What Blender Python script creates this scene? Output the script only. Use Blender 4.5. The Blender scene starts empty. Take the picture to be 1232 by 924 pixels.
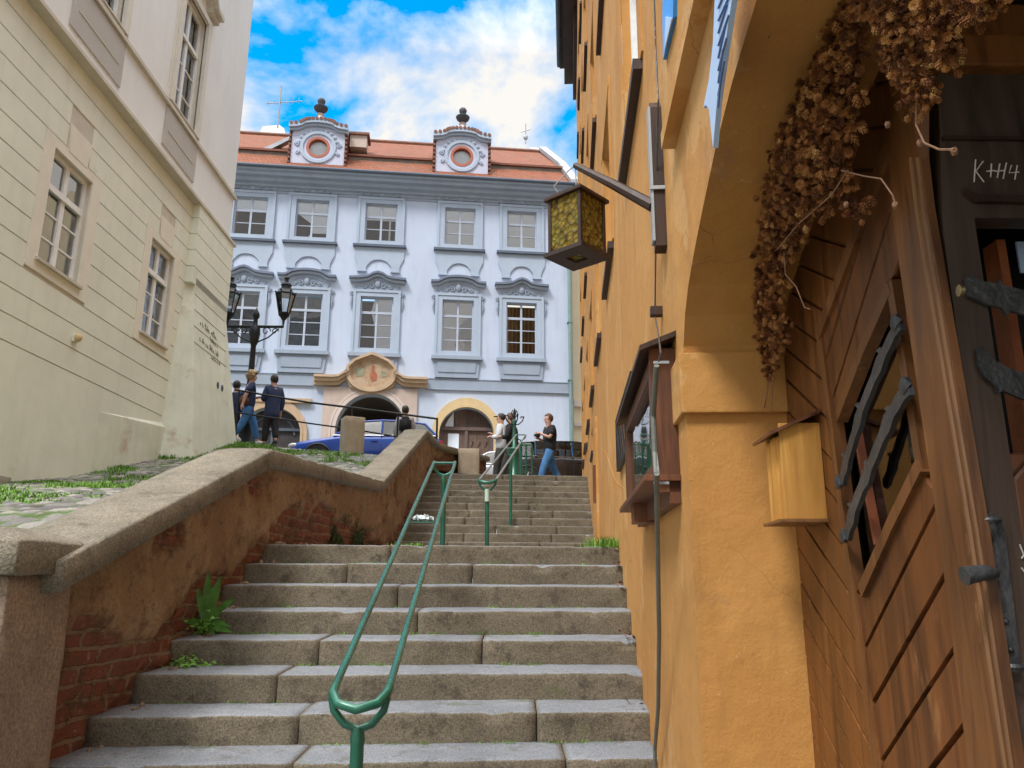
import bpy, bmesh, math, random
from mathutils import Vector, Matrix, noise as mnoise
random.seed(7)
sc = bpy.context.scene
COL = sc.collection
V = Vector
rad = math.radians

# ------------------------------------------------------------------ camera
F = 936.0; TH = math.atan(233/936.0); RO = math.atan(24/3990.0)
c_, s_ = math.cos(TH), math.sin(TH)
_R = V((1,0,0)); _U = V((0,-s_,c_)); CW = V((0,c_,s_))
CR = _R*math.cos(RO)+_U*math.sin(RO); CU = -_R*math.sin(RO)+_U*math.cos(RO)
cam = bpy.data.cameras.new('camera'); cam.sensor_width = 36; cam.lens = F/1232*36
cam.clip_start = 0.05; cam.clip_end = 2000
co = bpy.data.objects.new('camera', cam); COL.objects.link(co)
co.matrix_world = Matrix((( CR.x,CU.x,-CW.x,0),(CR.y,CU.y,-CW.y,0),(CR.z,CU.z,-CW.z,0),(0,0,0,1)))
sc.camera = co
def ray(x,y): return CW+CR*((x-616)/F)+CU*((462-y)/F)
def onY(x,y,Y):
    v = ray(x,y); return v*(Y/v.y)

# ------------------------------------------------------------------ frames (metres on a wall)
class Frame:
    def __init__(s,O,U,N):
        s.O=V(O); s.U=V(U).normalized(); s.N=V(N).normalized(); s.Z=V((0,0,1))
    def __call__(s,p): return s.O+s.U*p[0]+s.Z*p[1]+s.N*p[2]
    def px(s,x,y,w=0):
        v=ray(x,y); o=s.O+s.N*w; t=o.dot(s.N)/v.dot(s.N); p=v*t
        return ((p-s.O).dot(s.U), p.z-s.O.z)
ID = lambda p: V(p)

# ------------------------------------------------------------------ mesh builder
class MB:
    def __init__(s, f=ID): s.v=[]; s.f=[]; s.fr=f; s.mi=[]; s.cur=0
    def add(s, vs, fs, f=None):
        f = f or s.fr; n=len(s.v)
        s.v += [f(p) for p in vs]; s.f += [tuple(i+n for i in q) for q in fs]; s.mi += [s.cur]*len(fs); return s
    def box(s,a,b,f=None,bev=0.0):
        x0,y0,z0=[min(a[i],b[i]) for i in range(3)]; x1,y1,z1=[max(a[i],b[i]) for i in range(3)]
        if bev<=0:
            vs=[(x0,y0,z0),(x1,y0,z0),(x1,y1,z0),(x0,y1,z0),(x0,y0,z1),(x1,y0,z1),(x1,y1,z1),(x0,y1,z1)]
            return s.add(vs,[(0,3,2,1),(4,5,6,7),(0,1,5,4),(1,2,6,5),(2,3,7,6),(3,0,4,7)],f)
        b_=min(bev,(x1-x0)/2.1,(y1-y0)/2.1,(z1-z0)/2.1)
        bm=bmesh.new(); bmesh.ops.create_cube(bm,size=1)
        for q in bm.verts: q.co=V((x0+(q.co.x+.5)*(x1-x0),y0+(q.co.y+.5)*(y1-y0),z0+(q.co.z+.5)*(z1-z0)))
        bmesh.ops.bevel(bm,geom=bm.edges[:],offset=b_,segments=2,affect='EDGES',profile=.7)
        return s.bm(bm,f)
    def bm(s,bm,f=None):
        bm.verts.index_update(); vs=[q.co.copy() for q in bm.verts]; fs=[[q.index for q in g.verts] for g in bm.faces]; bm.free()
        return s.add(vs,fs,f)
    def prism(s,poly,w0,w1,f=None):
        n=len(poly); vs=[(p[0],p[1],w0) for p in poly]+[(p[0],p[1],w1) for p in poly]
        fs=[tuple(range(n))[::-1],tuple(range(n,2*n))]+[(i,(i+1)%n,n+(i+1)%n,n+i) for i in range(n)]
        return s.add(vs,fs,f)
    def ring(s,outer,inner,w0,w1,f=None):
        n=len(outer); vs=[(p[0],p[1],w) for w in (w0,w1) for L in (outer,inner) for p in L]; fs=[]
        for i in range(n):
            j=(i+1)%n
            fs+=[(2*n+i,2*n+j,3*n+j,3*n+i),(i,n+i,n+j,j),(i,j,2*n+j,2*n+i),(n+i,3*n+i,3*n+j,n+j)]
        return s.add(vs,fs,f)
    def strip(s,A,B,w0,w1,f=None):
        """open band between two polylines, with thickness"""
        n=len(A); vs=[(p[0],p[1],w) for w in (w0,w1) for L in (A,B) for p in L]; fs=[]
        for i in range(n-1):
            j=i+1
            fs+=[(2*n+i,2*n+j,3*n+j,3*n+i),(i,n+i,n+j,j),(i,j,2*n+j,2*n+i),(n+i,3*n+i,3*n+j,n+j)]
        fs+=[(0,n,3*n,2*n),(n-1,3*n-1,4*n-1,2*n-1)]
        return s.add(vs,fs,f)
    def tube(s,pts,r,n=8,f=None,caps=True):
        f=f or s.fr; P=[f(p) for p in pts]; m=len(P); R=r if isinstance(r,(list,tuple)) else [r]*m
        vs=[]; prev=None
        for i,p in enumerate(P):
            t=(P[min(i+1,m-1)]-P[max(i-1,0)]).normalized()
            if prev is None:
                a=V((0,0,1)) if abs(t.z)<.9 else V((1,0,0)); x=t.cross(a).normalized()
            else:
                x=(prev-t*prev.dot(t)); x=x.normalized() if x.length>1e-6 else t.orthogonal().normalized()
            prev=x; y=t.cross(x)
            for k in range(n):
                a=2*math.pi*k/n; vs.append(p+(x*math.cos(a)+y*math.sin(a))*R[i])
        fs=[(i*n+k,i*n+(k+1)%n,(i+1)*n+(k+1)%n,(i+1)*n+k) for i in range(m-1) for k in range(n)]
        if caps: fs+=[tuple(range(n))[::-1],tuple(range((m-1)*n,m*n))]
        return s.add(vs,fs,ID)
    def lathe(s,prof,c=(0,0,0),n=16,f=None,sx=1,sy=1):
        """prof: (r,h) about vertical axis at c, h along z"""
        vs=[]; fs=[]
        for r,h in prof:
            for k in range(n):
                a=2*math.pi*k/n; vs.append((c[0]+r*math.cos(a)*sx,c[1]+r*math.sin(a)*sy,c[2]+h))
        m=len(prof)
        fs=[(i*n+k,i*n+(k+1)%n,(i+1)*n+(k+1)%n,(i+1)*n+k) for i in range(m-1) for k in range(n)]
        fs+=[tuple(range(n))[::-1],tuple(range((m-1)*n,m*n))]
        return s.add(vs,fs,f or ID)
    def ball(s,c,r,f=None,sub=2):
        bm=bmesh.new(); bmesh.ops.create_icosphere(bm,subdivisions=sub,radius=1)
        rr=r if isinstance(r,(tuple,list)) else (r,r,r)
        for q in bm.verts: q.co=V((c[0]+q.co.x*rr[0],c[1]+q.co.y*rr[1],c[2]+q.co.z*rr[2]))
        return s.bm(bm,f)
    def build(s,name,mat,parent=None,smooth=False,recalc=True,attr=None):
        me=bpy.data.meshes.new(name)
        M=Matrix.Identity(4)
        if parent is not None:
            M=parent.get('_r') and ROOT[parent['_r']] or Matrix.Identity(4)
        Mi=M.inverted()
        me.from_pydata([Mi@p for p in s.v],[],s.f)
        for m in (mat if isinstance(mat,(list,tuple)) else [mat]): me.materials.append(m)
        if isinstance(mat,(list,tuple)):
            me.polygons.foreach_set('material_index',s.mi)
        if recalc:
            bm=bmesh.new(); bm.from_mesh(me); bmesh.ops.recalc_face_normals(bm,faces=bm.faces[:]); bm.to_mesh(me); bm.free()
        if smooth:
            me.polygons.foreach_set('use_smooth',[True]*len(me.polygons))
            if smooth!='all': me.set_sharp_from_angle(angle=rad(48))
        if attr:
            for nm_,dat in ([attr] if isinstance(attr,tuple) else attr):
                a=me.attributes.new(nm_,'FLOAT','POINT'); a.data.foreach_set('value',dat)
        me.update()
        o=bpy.data.objects.new(name,me); COL.objects.link(o)
        if parent is not None:
            o.parent=parent
            if parent.get('_r'): o['_r']=parent['_r']
        return o
ROOT={}
def thing(name,label,cat,loc=(0,0,0),rz=0,group=None):
    o=bpy.data.objects.new(name,None); COL.objects.link(o); o.empty_display_size=.2
    o.location=loc; o.rotation_euler=(0,0,rz); o['label']=label; o['category']=cat
    if group: o['group']=group
    ROOT[o.name]=Matrix.Translation(V(loc))@Matrix.Rotation(rz,4,'Z'); o['_r']=o.name
    return o
def tag(o,label,cat,group=None,kind=None):
    o['label']=label; o['category']=cat
    if group: o['group']=group
    if kind: o['kind']=kind
    return o
def struct(o,label=None,kind='structure'):
    o['kind']=kind
    return o
def copy_tree(o,parent=None):
    n=o.copy(); COL.objects.link(n)
    if parent: n.parent=parent
    for ch in [q for q in bpy.data.objects if q.parent==o]: copy_tree(ch,n)
    return n
def arc(cx,cy,rx,ry,a0,a1,n): return [(cx+rx*math.cos(rad(a0+(a1-a0)*i/n)),cy+ry*math.sin(rad(a0+(a1-a0)*i/n))) for i in range(n+1)]

# ------------------------------------------------------------------ materials
class NT:
    def __init__(s,name):
        s.m=bpy.data.materials.new(name); s.m.use_nodes=True; s.t=s.m.node_tree; s.n=s.t.nodes; s.n.clear()
        s.out=s.n.new('ShaderNodeOutputMaterial'); s.b=s.n.new('ShaderNodeBsdfPrincipled'); s.l(s.b.outputs[0],s.out.inputs[0])
        tc=s.n.new('ShaderNodeTexCoord'); s.oc=tc.outputs['Object']
    def l(s,a,b): s.t.links.new(a,b)
    def setv(s,i,v):
        if hasattr(v,'is_linked') or hasattr(v,'node'): s.l(v,i)
        else: i.default_value=v
    def map(s,sc=(1,1,1),rot=(0,0,0)):
        m=s.n.new('ShaderNodeMapping'); m.inputs['Scale'].default_value=sc; m.inputs['Rotation'].default_value=rot; s.l(s.oc,m.inputs[0]); return m.outputs[0]
    def noise(s,scale,detail=4,rough=.55,vec=None,dist=0):
        q=s.n.new('ShaderNodeTexNoise'); q.inputs['Scale'].default_value=scale; q.inputs['Detail'].default_value=detail; q.inputs['Roughness'].default_value=rough; q.inputs['Distortion'].default_value=dist
        s.l(vec or s.oc,q.inputs['Vector']); return q.outputs['Fac']
    def ramp(s,fac,stops):
        r=s.n.new('ShaderNodeValToRGB'); s.l(fac,r.inputs[0]); e=r.color_ramp.elements
        while len(e)<len(stops): e.new(.5)
        for i,(p,c) in enumerate(stops):
            e[i].position=p; e[i].color=(*c,1) if len(c)==3 else c
        return r.outputs[0]
    def mix(s,f,a,b,mode='MIX'):
        m=s.n.new('ShaderNodeMix'); m.data_type='RGBA'; m.blend_type=mode
        s.setv(m.inputs[0],f); 
        for i,v in ((6,a),(7,b)): s.setv(m.inputs[i],(*v,1) if isinstance(v,tuple) and len(v)==3 else v)
        return m.outputs[2]
    def math(s,op,a,b=0,c=None,clamp=False):
        m=s.n.new('ShaderNodeMath'); m.operation=op; m.use_clamp=clamp; s.setv(m.inputs[0],a); s.setv(m.inputs[1],b)
        if c is not None: s.setv(m.inputs[2],c)
        return m.outputs[0]
    def smooth(s,x,a,b):
        m=s.n.new('ShaderNodeMapRange'); m.interpolation_type='SMOOTHSTEP'; s.setv(m.inputs[0],x); m.inputs[1].default_value=a; m.inputs[2].default_value=b; return m.outputs[0]
    def bump(s,h,strength,dist,prev=None):
        b=s.n.new('ShaderNodeBump'); b.inputs['Strength'].default_value=strength; b.inputs['Distance'].default_value=dist; s.l(h,b.inputs['Height'])
        if prev: s.l(prev,b.inputs['Normal'])
        return b.outputs[0]
    def attr(s,n):
        a=s.n.new('ShaderNodeAttribute'); a.attribute_name=n; return a.outputs['Fac']
    def fin(s,col,rough=.8,nrm=None,metal=0,spec=.5):
        s.setv(s.b.inputs['Base Color'],(*col,1) if isinstance(col,tuple) and len(col)==3 else col); s.setv(s.b.inputs['Roughness'],rough); s.b.inputs['Metallic'].default_value=metal
        s.b.inputs['Specular IOR Level'].default_value=spec
        if nrm: s.l(nrm,s.b.inputs['Normal'])
        return s.m
def dk(c,k): return tuple(max(0,x*k) for x in c)
def plain(name,c,rough=.8,var=.15,scale=3,bump=.3,bscale=60,bdist=.004,metal=0,stain=None,streak=0,spec=.4,speck=0):
    t=NT(name); n1=t.noise(scale,5,.6)
    col=t.ramp(n1,[(.25,dk(c,1-var)),(.75,dk(c,1+var))])
    if streak:
        sv=t.noise(3.2,5,.65,t.map((1.6,1.6,.22)))
        col=t.mix(t.math('MULTIPLY',t.smooth(sv,.45,.75),streak),col,dk(c,.6))
    if stain:
        sv=t.noise(stain[1],6,.7); col=t.mix(t.smooth(sv,stain[2],stain[2]+.18),col,stain[0])
    if speck: col=t.mix(1.0,col,t.ramp(t.noise(bscale*.9,3,.8),[(.34,dk((1,1,1),1-speck)),(.5,(1,1,1)),(.68,tuple([1+speck]*3))]),'MULTIPLY')
    fine=t.noise(bscale,4,.65)
    nrm=t.bump(fine,bump,bdist); nrm=t.bump(t.noise(scale*2.3,3),.35,.02,nrm)
    return t.fin(col,t.math('MULTIPLY_ADD',fine,.2,rough-.1),nrm,metal,spec)
def wood(name,c,c2=None,ax=2,rough=.5,scale=1.0,worn=None):
    t=NT(name); c2=c2 or dk(c,.45); k=[14*scale]*3; k[ax]=1.1*scale
    vec=t.map(tuple(k)); n1=t.noise(1.6,6,.6,vec,dist=.6); n2=t.noise(7,3,.5,vec)
    big=t.noise(2.2*scale,3,.5)
    col=t.ramp(n1,[(.28,c2),(.5,c),(.78,dk(c,1.35))]); col=t.mix(t.math('MULTIPLY',t.smooth(big,.35,.7),.55),col,dk(c2,1.0))
    if worn: col=t.mix(t.smooth(t.noise(9*scale,5,.7,t.map((1,1,.35))),.6,.74),col,worn)
    nrm=t.bump(n1,.45,.004); nrm=t.bump(n2,.3,.0015,nrm)
    return t.fin(col,t.math('MULTIPLY_ADD',n1,.3,rough-.12),nrm,0,.45)
M={}
ORANGE=(.60,.30,.085)
def orange_mat():
    t=NT('ochre_plaster'); big=t.noise(.9,5,.6); st=t.noise(2.6,6,.7,t.map((1.5,1.5,.16))); mid=t.noise(7,5,.6)
    col=t.ramp(big,[(.3,(.47,.22,.058)),(.55,(.53,.265,.075)),(.8,(.59,.33,.115))])
    col=t.mix(t.math('MULTIPLY',t.smooth(st,.48,.70),.6),col,(.40,.19,.06))
    col=t.mix(t.math('MULTIPLY',t.smooth(t.noise(1.35,6,.62,t.map((1,1,.7))),.585,.60),.45),col,(.60,.37,.16))
    col=t.mix(t.math('MULTIPLY',t.smooth(mid,.62,.72),.4),col,(.38,.2,.08))
    col=t.mix(t.math('MULTIPLY',t.smooth(t.noise(30,4,.75),.66,.74),.5),col,(.72,.55,.34))
    col=t.mix(t.math('MULTIPLY',t.smooth(t.noise(1.6,7,.75),.62,.72),.6),col,(.36,.2,.11))
    f=t.noise(90,4,.7); n=t.bump(f,.5,.004); n=t.bump(t.noise(11,4,.6),.45,.012,n); n=t.bump(t.noise(2.4,3,.5),.5,.04,n)
    vo=t.n.new('ShaderNodeTexVoronoi'); vo.feature='DISTANCE_TO_EDGE'; vo.inputs['Scale'].default_value=1.1; wv=t.n.new('ShaderNodeVectorMath'); wv.operation='ADD'; nc=t.n.new('ShaderNodeTexNoise'); nc.inputs['Scale'].default_value=4; nc.inputs['Detail'].default_value=5; t.l(t.oc,nc.inputs[0]); sc_v=t.n.new('ShaderNodeVectorMath'); sc_v.operation='SCALE'; t.l(nc.outputs['Color'],sc_v.inputs[0]); sc_v.inputs['Scale'].default_value=.35; t.l(t.oc,wv.inputs[0]); t.l(sc_v.outputs[0],wv.inputs[1]); t.l(wv.outputs[0],vo.inputs[0])
    ck=t.math('MULTIPLY',t.math('SUBTRACT',1,t.smooth(vo.outputs['Distance'],.0,.004)),t.smooth(t.noise(.8,2),.5,.62)); col=t.mix(t.math('MULTIPLY',ck,.7),col,(.25,.12,.05))
    sz=t.n.new('ShaderNodeSeparateXYZ'); t.l(t.oc,sz.inputs[0])
    return t.fin(col,.82,n,0,.3)
M['orange']=orange_mat()
M['cream']=plain('cream_plaster',(.76,.78,.67),.85,.07,1.2,.25,80,.003,streak=.16,stain=((.58,.50,.41),.9,.6))
M['cream_low']=plain('stained_plaster',(.69,.71,.60),.88,.12,1.6,.5,50,.006,streak=.2,stain=((.50,.37,.27),1.3,.56))
M['greige']=plain('greige_plaster',(.76,.77,.76),.85,.05,1.0,.2,80,.003,streak=.12)
M['panel_grey']=plain('grey_panel_plaster',(.47,.45,.42),.85,.06,1.5,.2,80,.003)
M['ledge']=plain('pale_ledge',(.58,.54,.46),.85,.12,3,.25,80,.003)
M['trimcream']=plain('cream_trim',(.76,.73,.62),.8,.06,3,.2,80,.003)
M['blue']=plain('pale_blue_plaster',(.50,.57,.70),.85,.05,.8,.2,60,.003,streak=.22)
M['bluegrey']=plain('blue_grey_trim',(.31,.365,.45),.8,.07,1.5,.25,60,.004,streak=.15)
M['bluelight']=plain('light_blue_trim',(.39,.46,.56),.8,.06,1.5,.2,60,.004,streak=.1)
M['bluedark']=plain('dark_slate_trim',(.10,.125,.17),.7,.15,2,.25,60,.004)
M['cornice']=plain('grey_blue_cornice',(.30,.36,.45),.8,.1,2,.25,60,.004,streak=.2)
M['pedi']=plain('slate_blue_trim',(.15,.18,.245),.75,.12,2,.25,60,.004)
M['pink']=plain('pink_stone',(.55,.44,.38),.85,.12,2.5,.4,40,.006,streak=.2)
M['ochre_stone']=plain('ochre_stone',(.50,.36,.24),.8,.14,2.5,.4,40,.006,streak=.25)
M['yellow_trim']=plain('yellow_trim',(.62,.47,.26),.8,.1,2.5,.3,40,.005)
M['farcream']=plain('far_cream_plaster',(.66,.56,.38),.85,.06,1,.2,50,.004)
M['stone']=plain('granite',(.27,.235,.18),.85,.3,9,.6,120,.004,stain=((.14,.13,.10),3,.58),streak=.2)
M['capstone']=plain('weathered_coping',(.205,.18,.135),.88,.35,6,.9,90,.008,speck=.45,stain=((.10,.085,.06),3.0,.52))
M['sand']=plain('sandstone',(.27,.20,.145),.85,.3,4,.8,70,.008,speck=.35,stain=((.16,.10,.075),1.5,.52),streak=.5)
M['black']=plain('black_iron',(.02,.021,.022),.5,.2,6,.25,90,.002,metal=.4)
M['iron']=plain('wrought_iron',(.085,.087,.092),.42,.35,9,.7,45,.003,metal=.5,stain=((.16,.10,.07),12,.66))
def green_mat():
    t=NT('green_paint'); f=t.noise(60,2,.5); big=t.noise(5,4,.6)
    col=t.ramp(big,[(.3,(.012,.085,.05)),(.7,(.02,.14,.09))]); col=t.mix(t.smooth(t.noise(16,5,.7),.66,.7),col,(.14,.16,.15))
    return t.fin(col,.32,t.bump(f,.25,.003),.15,.6)
M['green']=green_mat()
M['railgrey']=plain('worn_rail_paint',(.022,.12,.09),.25,.3,4,.05,80,.001,metal=.2,spec=.8)
M['railbare']=plain('bare_steel_rail',(.33,.36,.37),.32,.3,7,.3,60,.002,metal=.7)
M['woodbox']=wood('red_brown_wood',(.15,.055,.023),(.05,.02,.012),rough=.45)
M['wooddark']=wood('dark_stained_wood',(.05,.022,.012),(.016,.009,.007),rough=.5)
M['wooddoor']=wood('varnished_plank',(.175,.060,.015),(.04,.014,.006),rough=.38,worn=(.29,.13,.045))
M['woodstrip']=wood('old_plank',(.19,.068,.015),(.06,.022,.008),rough=.42,worn=(.30,.16,.065))
M['woodpost']=wood('worn_door_post',(.20,.078,.022),(.06,.024,.01),rough=.40,worn=(.36,.20,.085))
M['woodleaf']=wood('blackened_leaf',(.085,.055,.04),(.035,.024,.018),rough=.45)
M['woodred']=wood('reddish_leaf',(.16,.065,.03),(.07,.03,.018),rough=.4,worn=(.2,.1,.05))
M['pine']=wood('yellow_pine',(.64,.33,.075),(.40,.18,.04),rough=.5)
M['doorbrown']=wood('weathered_brown_door',(.17,.11,.085),(.08,.05,.04),rough=.6)
M['white']=plain('white_paint',(.80,.80,.78),.55,.05,5,.15,60,.002)
M['blind']=plain('white_blind',(.82,.90,1.0),.8,.04,3,.1,60,.002)
M['curtain']=plain('grey_net_curtain',(.36,.42,.44),.85,.12,5,.2,30,.004)
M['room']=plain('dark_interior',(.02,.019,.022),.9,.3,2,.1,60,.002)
M['room_brown']=plain('brown_interior',(.05,.028,.03),.9,.3,2,.1,60,.002)
M['passage']=plain('passage_vault',(.14,.105,.085),.9,.2,1,.2,60,.002)
M['lead']=plain('lead_sheet',(.36,.38,.40),.5,.15,3,.2,40,.002,metal=.3)
M['copper']=plain('green_drainpipe',(.20,.31,.28),.5,.15,4,.2,40,.002,metal=.2)
M['asphalt']=plain('street_paving',(.12,.115,.11),.85,.2,4,.6,40,.01)
M['soil']=plain('soil',(.09,.07,.05),.95,.3,5,.6,30,.01)
def glass(name,tint=(.9,.95,1),gl=.35):
    t=NT(name); n=t.n; tr=n.new('ShaderNodeBsdfTransparent'); tr.inputs[0].default_value=(*tint,1)
    g=n.new('ShaderNodeBsdfGlossy'); g.inputs['Roughness'].default_value=.03
    fr=n.new('ShaderNodeFresnel'); fr.inputs[0].default_value=1.5
    bp=t.bump(t.noise(1.7,2,.5),.25,.03); t.l(bp,g.inputs['Normal']); t.l(bp,fr.inputs['Normal'])
    f=t.math('ADD',t.math('MULTIPLY',fr.outputs[0],1.0),gl*.25,clamp=True)
    mx=n.new('ShaderNodeMixShader'); t.l(f,mx.inputs[0]); t.l(tr.outputs[0],mx.inputs[1]); t.l(g.outputs[0],mx.inputs[2]); t.l(mx.outputs[0],t.out.inputs[0]); n.remove(t.b)
    return t.m
M['glass']=glass('window_glass',(1,1,1),gl=.06); M['carglass']=glass('tinted_car_glass',(.25,.28,.3),.08)
def amber():
    t=NT('amber_bullseye_glass'); v=t.n.new('ShaderNodeTexVoronoi'); v.inputs['Scale'].default_value=42; t.l(t.oc,v.inputs[0])
    col=t.ramp(v.outputs['Distance'],[(0,(.50,.38,.07)),(.5,(.34,.23,.035)),(.85,(.11,.07,.02))])
    col=t.mix(t.math('MULTIPLY',t.smooth(t.noise(9,3),.5,.7),.6),col,(.26,.27,.06))
    m=t.fin(col,.12,t.bump(v.outputs['Distance'],1,.01),0,.8)
    t.b.inputs['Transmission Weight'].default_value=.55; t.b.inputs['IOR'].default_value=1.2
    return m
M['amber']=amber()
def roofmat():
    t=NT('red_roof_tiles'); b=t.n.new('ShaderNodeTexBrick'); b.inputs['Scale'].default_value=1; b.inputs['Brick Width'].default_value=.2; b.inputs['Row Height'].default_value=.17; b.inputs['Mortar Size'].default_value=.012
    b.inputs['Color1'].default_value=(.30,.095,.045,1); b.inputs['Color2'].default_value=(.21,.075,.04,1); b.inputs['Mortar'].default_value=(.12,.05,.03,1)
    t.l(t.map((1,1.3,1)),b.inputs[0])
    col=t.mix(t.smooth(t.noise(1.3,5,.7),.5,.75),b.outputs[0],(.20,.10,.07))
    inv=t.math('SUBTRACT',1,b.outputs['Fac'])
    return t.fin(col,.8,t.bump(inv,.8,.03),0,.3)
M['roof']=roofmat()
M['tile']=plain('terracotta',(.20,.09,.06),.8,.35,5,.3,50,.004)
def stepmat():
    t=NT('granite_steps'); n=t.noise(2.2,6,.7); g=t.noise(110,3,.75); m=t.noise(9,6,.7)
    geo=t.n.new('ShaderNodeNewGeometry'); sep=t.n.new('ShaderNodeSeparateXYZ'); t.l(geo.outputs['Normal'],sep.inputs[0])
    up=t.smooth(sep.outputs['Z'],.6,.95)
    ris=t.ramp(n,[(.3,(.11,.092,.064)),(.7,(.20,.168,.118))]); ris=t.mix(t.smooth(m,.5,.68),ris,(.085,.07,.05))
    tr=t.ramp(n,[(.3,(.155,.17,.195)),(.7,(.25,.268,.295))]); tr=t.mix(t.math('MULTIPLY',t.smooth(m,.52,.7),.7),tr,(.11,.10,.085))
    col=t.mix(up,ris,tr)  # treads tinted paler and bluer: the sky's reflection put into the colour
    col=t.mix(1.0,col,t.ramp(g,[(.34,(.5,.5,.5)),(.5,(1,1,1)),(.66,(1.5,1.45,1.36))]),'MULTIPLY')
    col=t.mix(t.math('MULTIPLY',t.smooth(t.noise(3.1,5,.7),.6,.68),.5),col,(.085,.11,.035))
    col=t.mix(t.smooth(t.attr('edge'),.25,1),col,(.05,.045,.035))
    nr=t.bump(g,.55,.006); nr=t.bump(m,.6,.012,nr)
    return t.fin(col,t.math('MULTIPLY_ADD',up,-.22,.86),nr,0,.5)
M['step']=stepmat()
def wallmat():
    t=NT('crumbling_plaster_and_brick'); a=t.attr('mask')
    b=t.n.new('ShaderNodeTexBrick'); b.inputs['Scale'].default_value=1; b.inputs['Brick Width'].default_value=.27; b.inputs['Row Height'].default_value=.083; b.inputs['Mortar Size'].default_value=.012; b.inputs['Mortar Smooth'].default_value=.3
    b.inputs['Color1'].default_value=(.22,.085,.058,1); b.inputs['Color2'].default_value=(.20,.075,.05,1); b.inputs['Mortar'].default_value=(.24,.17,.115,1)
    cx=t.n.new('ShaderNodeSeparateXYZ'); t.l(t.oc,cx.inputs[0]); cb=t.n.new('ShaderNodeCombineXYZ')
    wob=t.math('MULTIPLY',t.noise(5,3,.6),.05)
    t.l(t.math('ADD',cx.outputs[1],wob),cb.inputs[0]); t.l(t.math('ADD',cx.outputs[2],wob),cb.inputs[1]); t.l(cb.outputs[0],b.inputs[0])
    bc=t.mix(t.smooth(t.noise(6,5,.7),.5,.66),b.outputs[0],(.12,.075,.05)); bc=t.mix(t.smooth(t.noise(17,5,.7),.58,.68),bc,(.30,.20,.13))
    big=t.noise(1.5,5,.65); st=t.noise(3.4,6,.7,t.map((1.8,1.8,.3)))
    p=t.ramp(big,[(.3,(.22,.14,.082)),(.55,(.31,.215,.13)),(.8,(.42,.33,.225))]); p=t.mix(t.math('MULTIPLY',t.smooth(st,.5,.72),.5),p,(.22,.12,.065)); p=t.mix(t.smooth(t.noise(3.2,7,.78),.5,.64),p,(.14,.08,.048)); p=t.mix(t.math('MULTIPLY',t.smooth(t.noise(45,3,.7),.5,.7),.6),p,(.16,.09,.05)); p=t.mix(t.math('MULTIPLY',t.smooth(t.noise(8,6,.72),.56,.68),.7),p,(.10,.06,.038))
    col=t.mix(a,p,bc)
    h=t.math('MULTIPLY',t.math('SUBTRACT',1,b.outputs['Fac']),a)
    n=t.bump(h,.9,.02); n=t.bump(t.noise(38,5,.7),.7,.012,n); n=t.bump(t.noise(8,5,.65),.8,.04,n)
    return t.fin(col,.9,n,0,.25)
M['wall']=wallmat()
def cobble():
    t=NT('mossy_cobbles'); v=t.n.new('ShaderNodeTexVoronoi'); v.feature='DISTANCE_TO_EDGE'; v.inputs['Scale'].default_value=7.5; v.inputs['Randomness'].default_value=.75; t.l(t.oc,v.inputs[0])
    v2=t.n.new('ShaderNodeTexVoronoi'); v2.inputs['Scale'].default_value=7.5; v2.inputs['Randomness'].default_value=.75; t.l(t.oc,v2.inputs[0])
    e=t.smooth(v.outputs['Distance'],.02,.16)
    stone=t.ramp(t.noise(1.1,3),[(.3,(.22,.20,.17)),(.7,(.30,.28,.25))]); sx=t.n.new('ShaderNodeSeparateXYZ'); t.l(v2.outputs['Color'],sx.inputs[0]); stone=t.mix(1.0,stone,t.ramp(sx.outputs[0],[(0,(.6,.6,.62)),(.6,(1,1,1)),(1,(1.35,1.28,1.15))]),'MULTIPLY')
    j=t.mix(t.smooth(t.noise(.9,4,.6),.42,.55),(.12,.09,.06),(.10,.17,.025))
    col=t.mix(e,j,stone)
    return t.fin(col,.75,t.bump(e,1,.04),0,.5)
M['cobble']=cobble()
def leafm(name,c,rough=.5,var=.35):
    t=NT(name); col=t.ramp(t.noise(14,3),[(.3,dk(c,1-var)),(.7,dk(c,1+var))]); m=t.fin(col,rough,None,0,.4)
    t.b.inputs['Subsurface Weight'].default_value=0; return m
M['grass']=leafm('grass_blades',(.13,.27,.03)); M['leaf']=leafm('broad_leaf',(.08,.20,.035)); M['clover']=leafm('clover_leaf',(.13,.30,.03)); M['dead']=leafm('dead_leaf',(.14,.05,.025))
M['darkweed']=leafm('dark_moss',(.06,.085,.022))
def hopm():
    t=NT('dried_hop_cones'); a=t.attr('tone'); col=t.ramp(a,[(0,(.08,.027,.012)),(.4,(.25,.095,.032)),(.75,(.46,.21,.07)),(1,(.60,.34,.13))])
    return t.fin(col,.8,t.bump(t.noise(160,3),.5,.002),0,.25)
M['hop']=hopm(); M['stem']=plain('dry_stem',(.26,.14,.08),.8,.3,20)
def flat(name,c,rough=.6,metal=0,spec=.5,coat=0,var=.08):
    t=NT(name); m=t.fin(t.ramp(t.noise(6,3),[(.3,dk(c,1-var)),(.7,dk(c,1+var))]),rough,None,metal,spec)
    if coat: t.b.inputs['Coat Weight'].default_value=coat
    return m
M['skin']=flat('skin',(.50,.28,.20),.55); M['denim']=flat('blue_denim',(.05,.16,.36),.85,var=.3); M['navy']=flat('navy_cloth',(.02,.032,.085),.85,var=.3); M['blackcloth']=flat('black_cloth',(.013,.013,.017),.85,var=.3)
M['olive']=flat('dark_olive_cloth',(.045,.045,.04),.85,var=.3); M['whitecloth']=flat('white_cloth',(.62,.66,.72),.85,var=.12); M['greycloth']=flat('grey_cloth',(.30,.29,.31),.85,var=.2)
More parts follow.
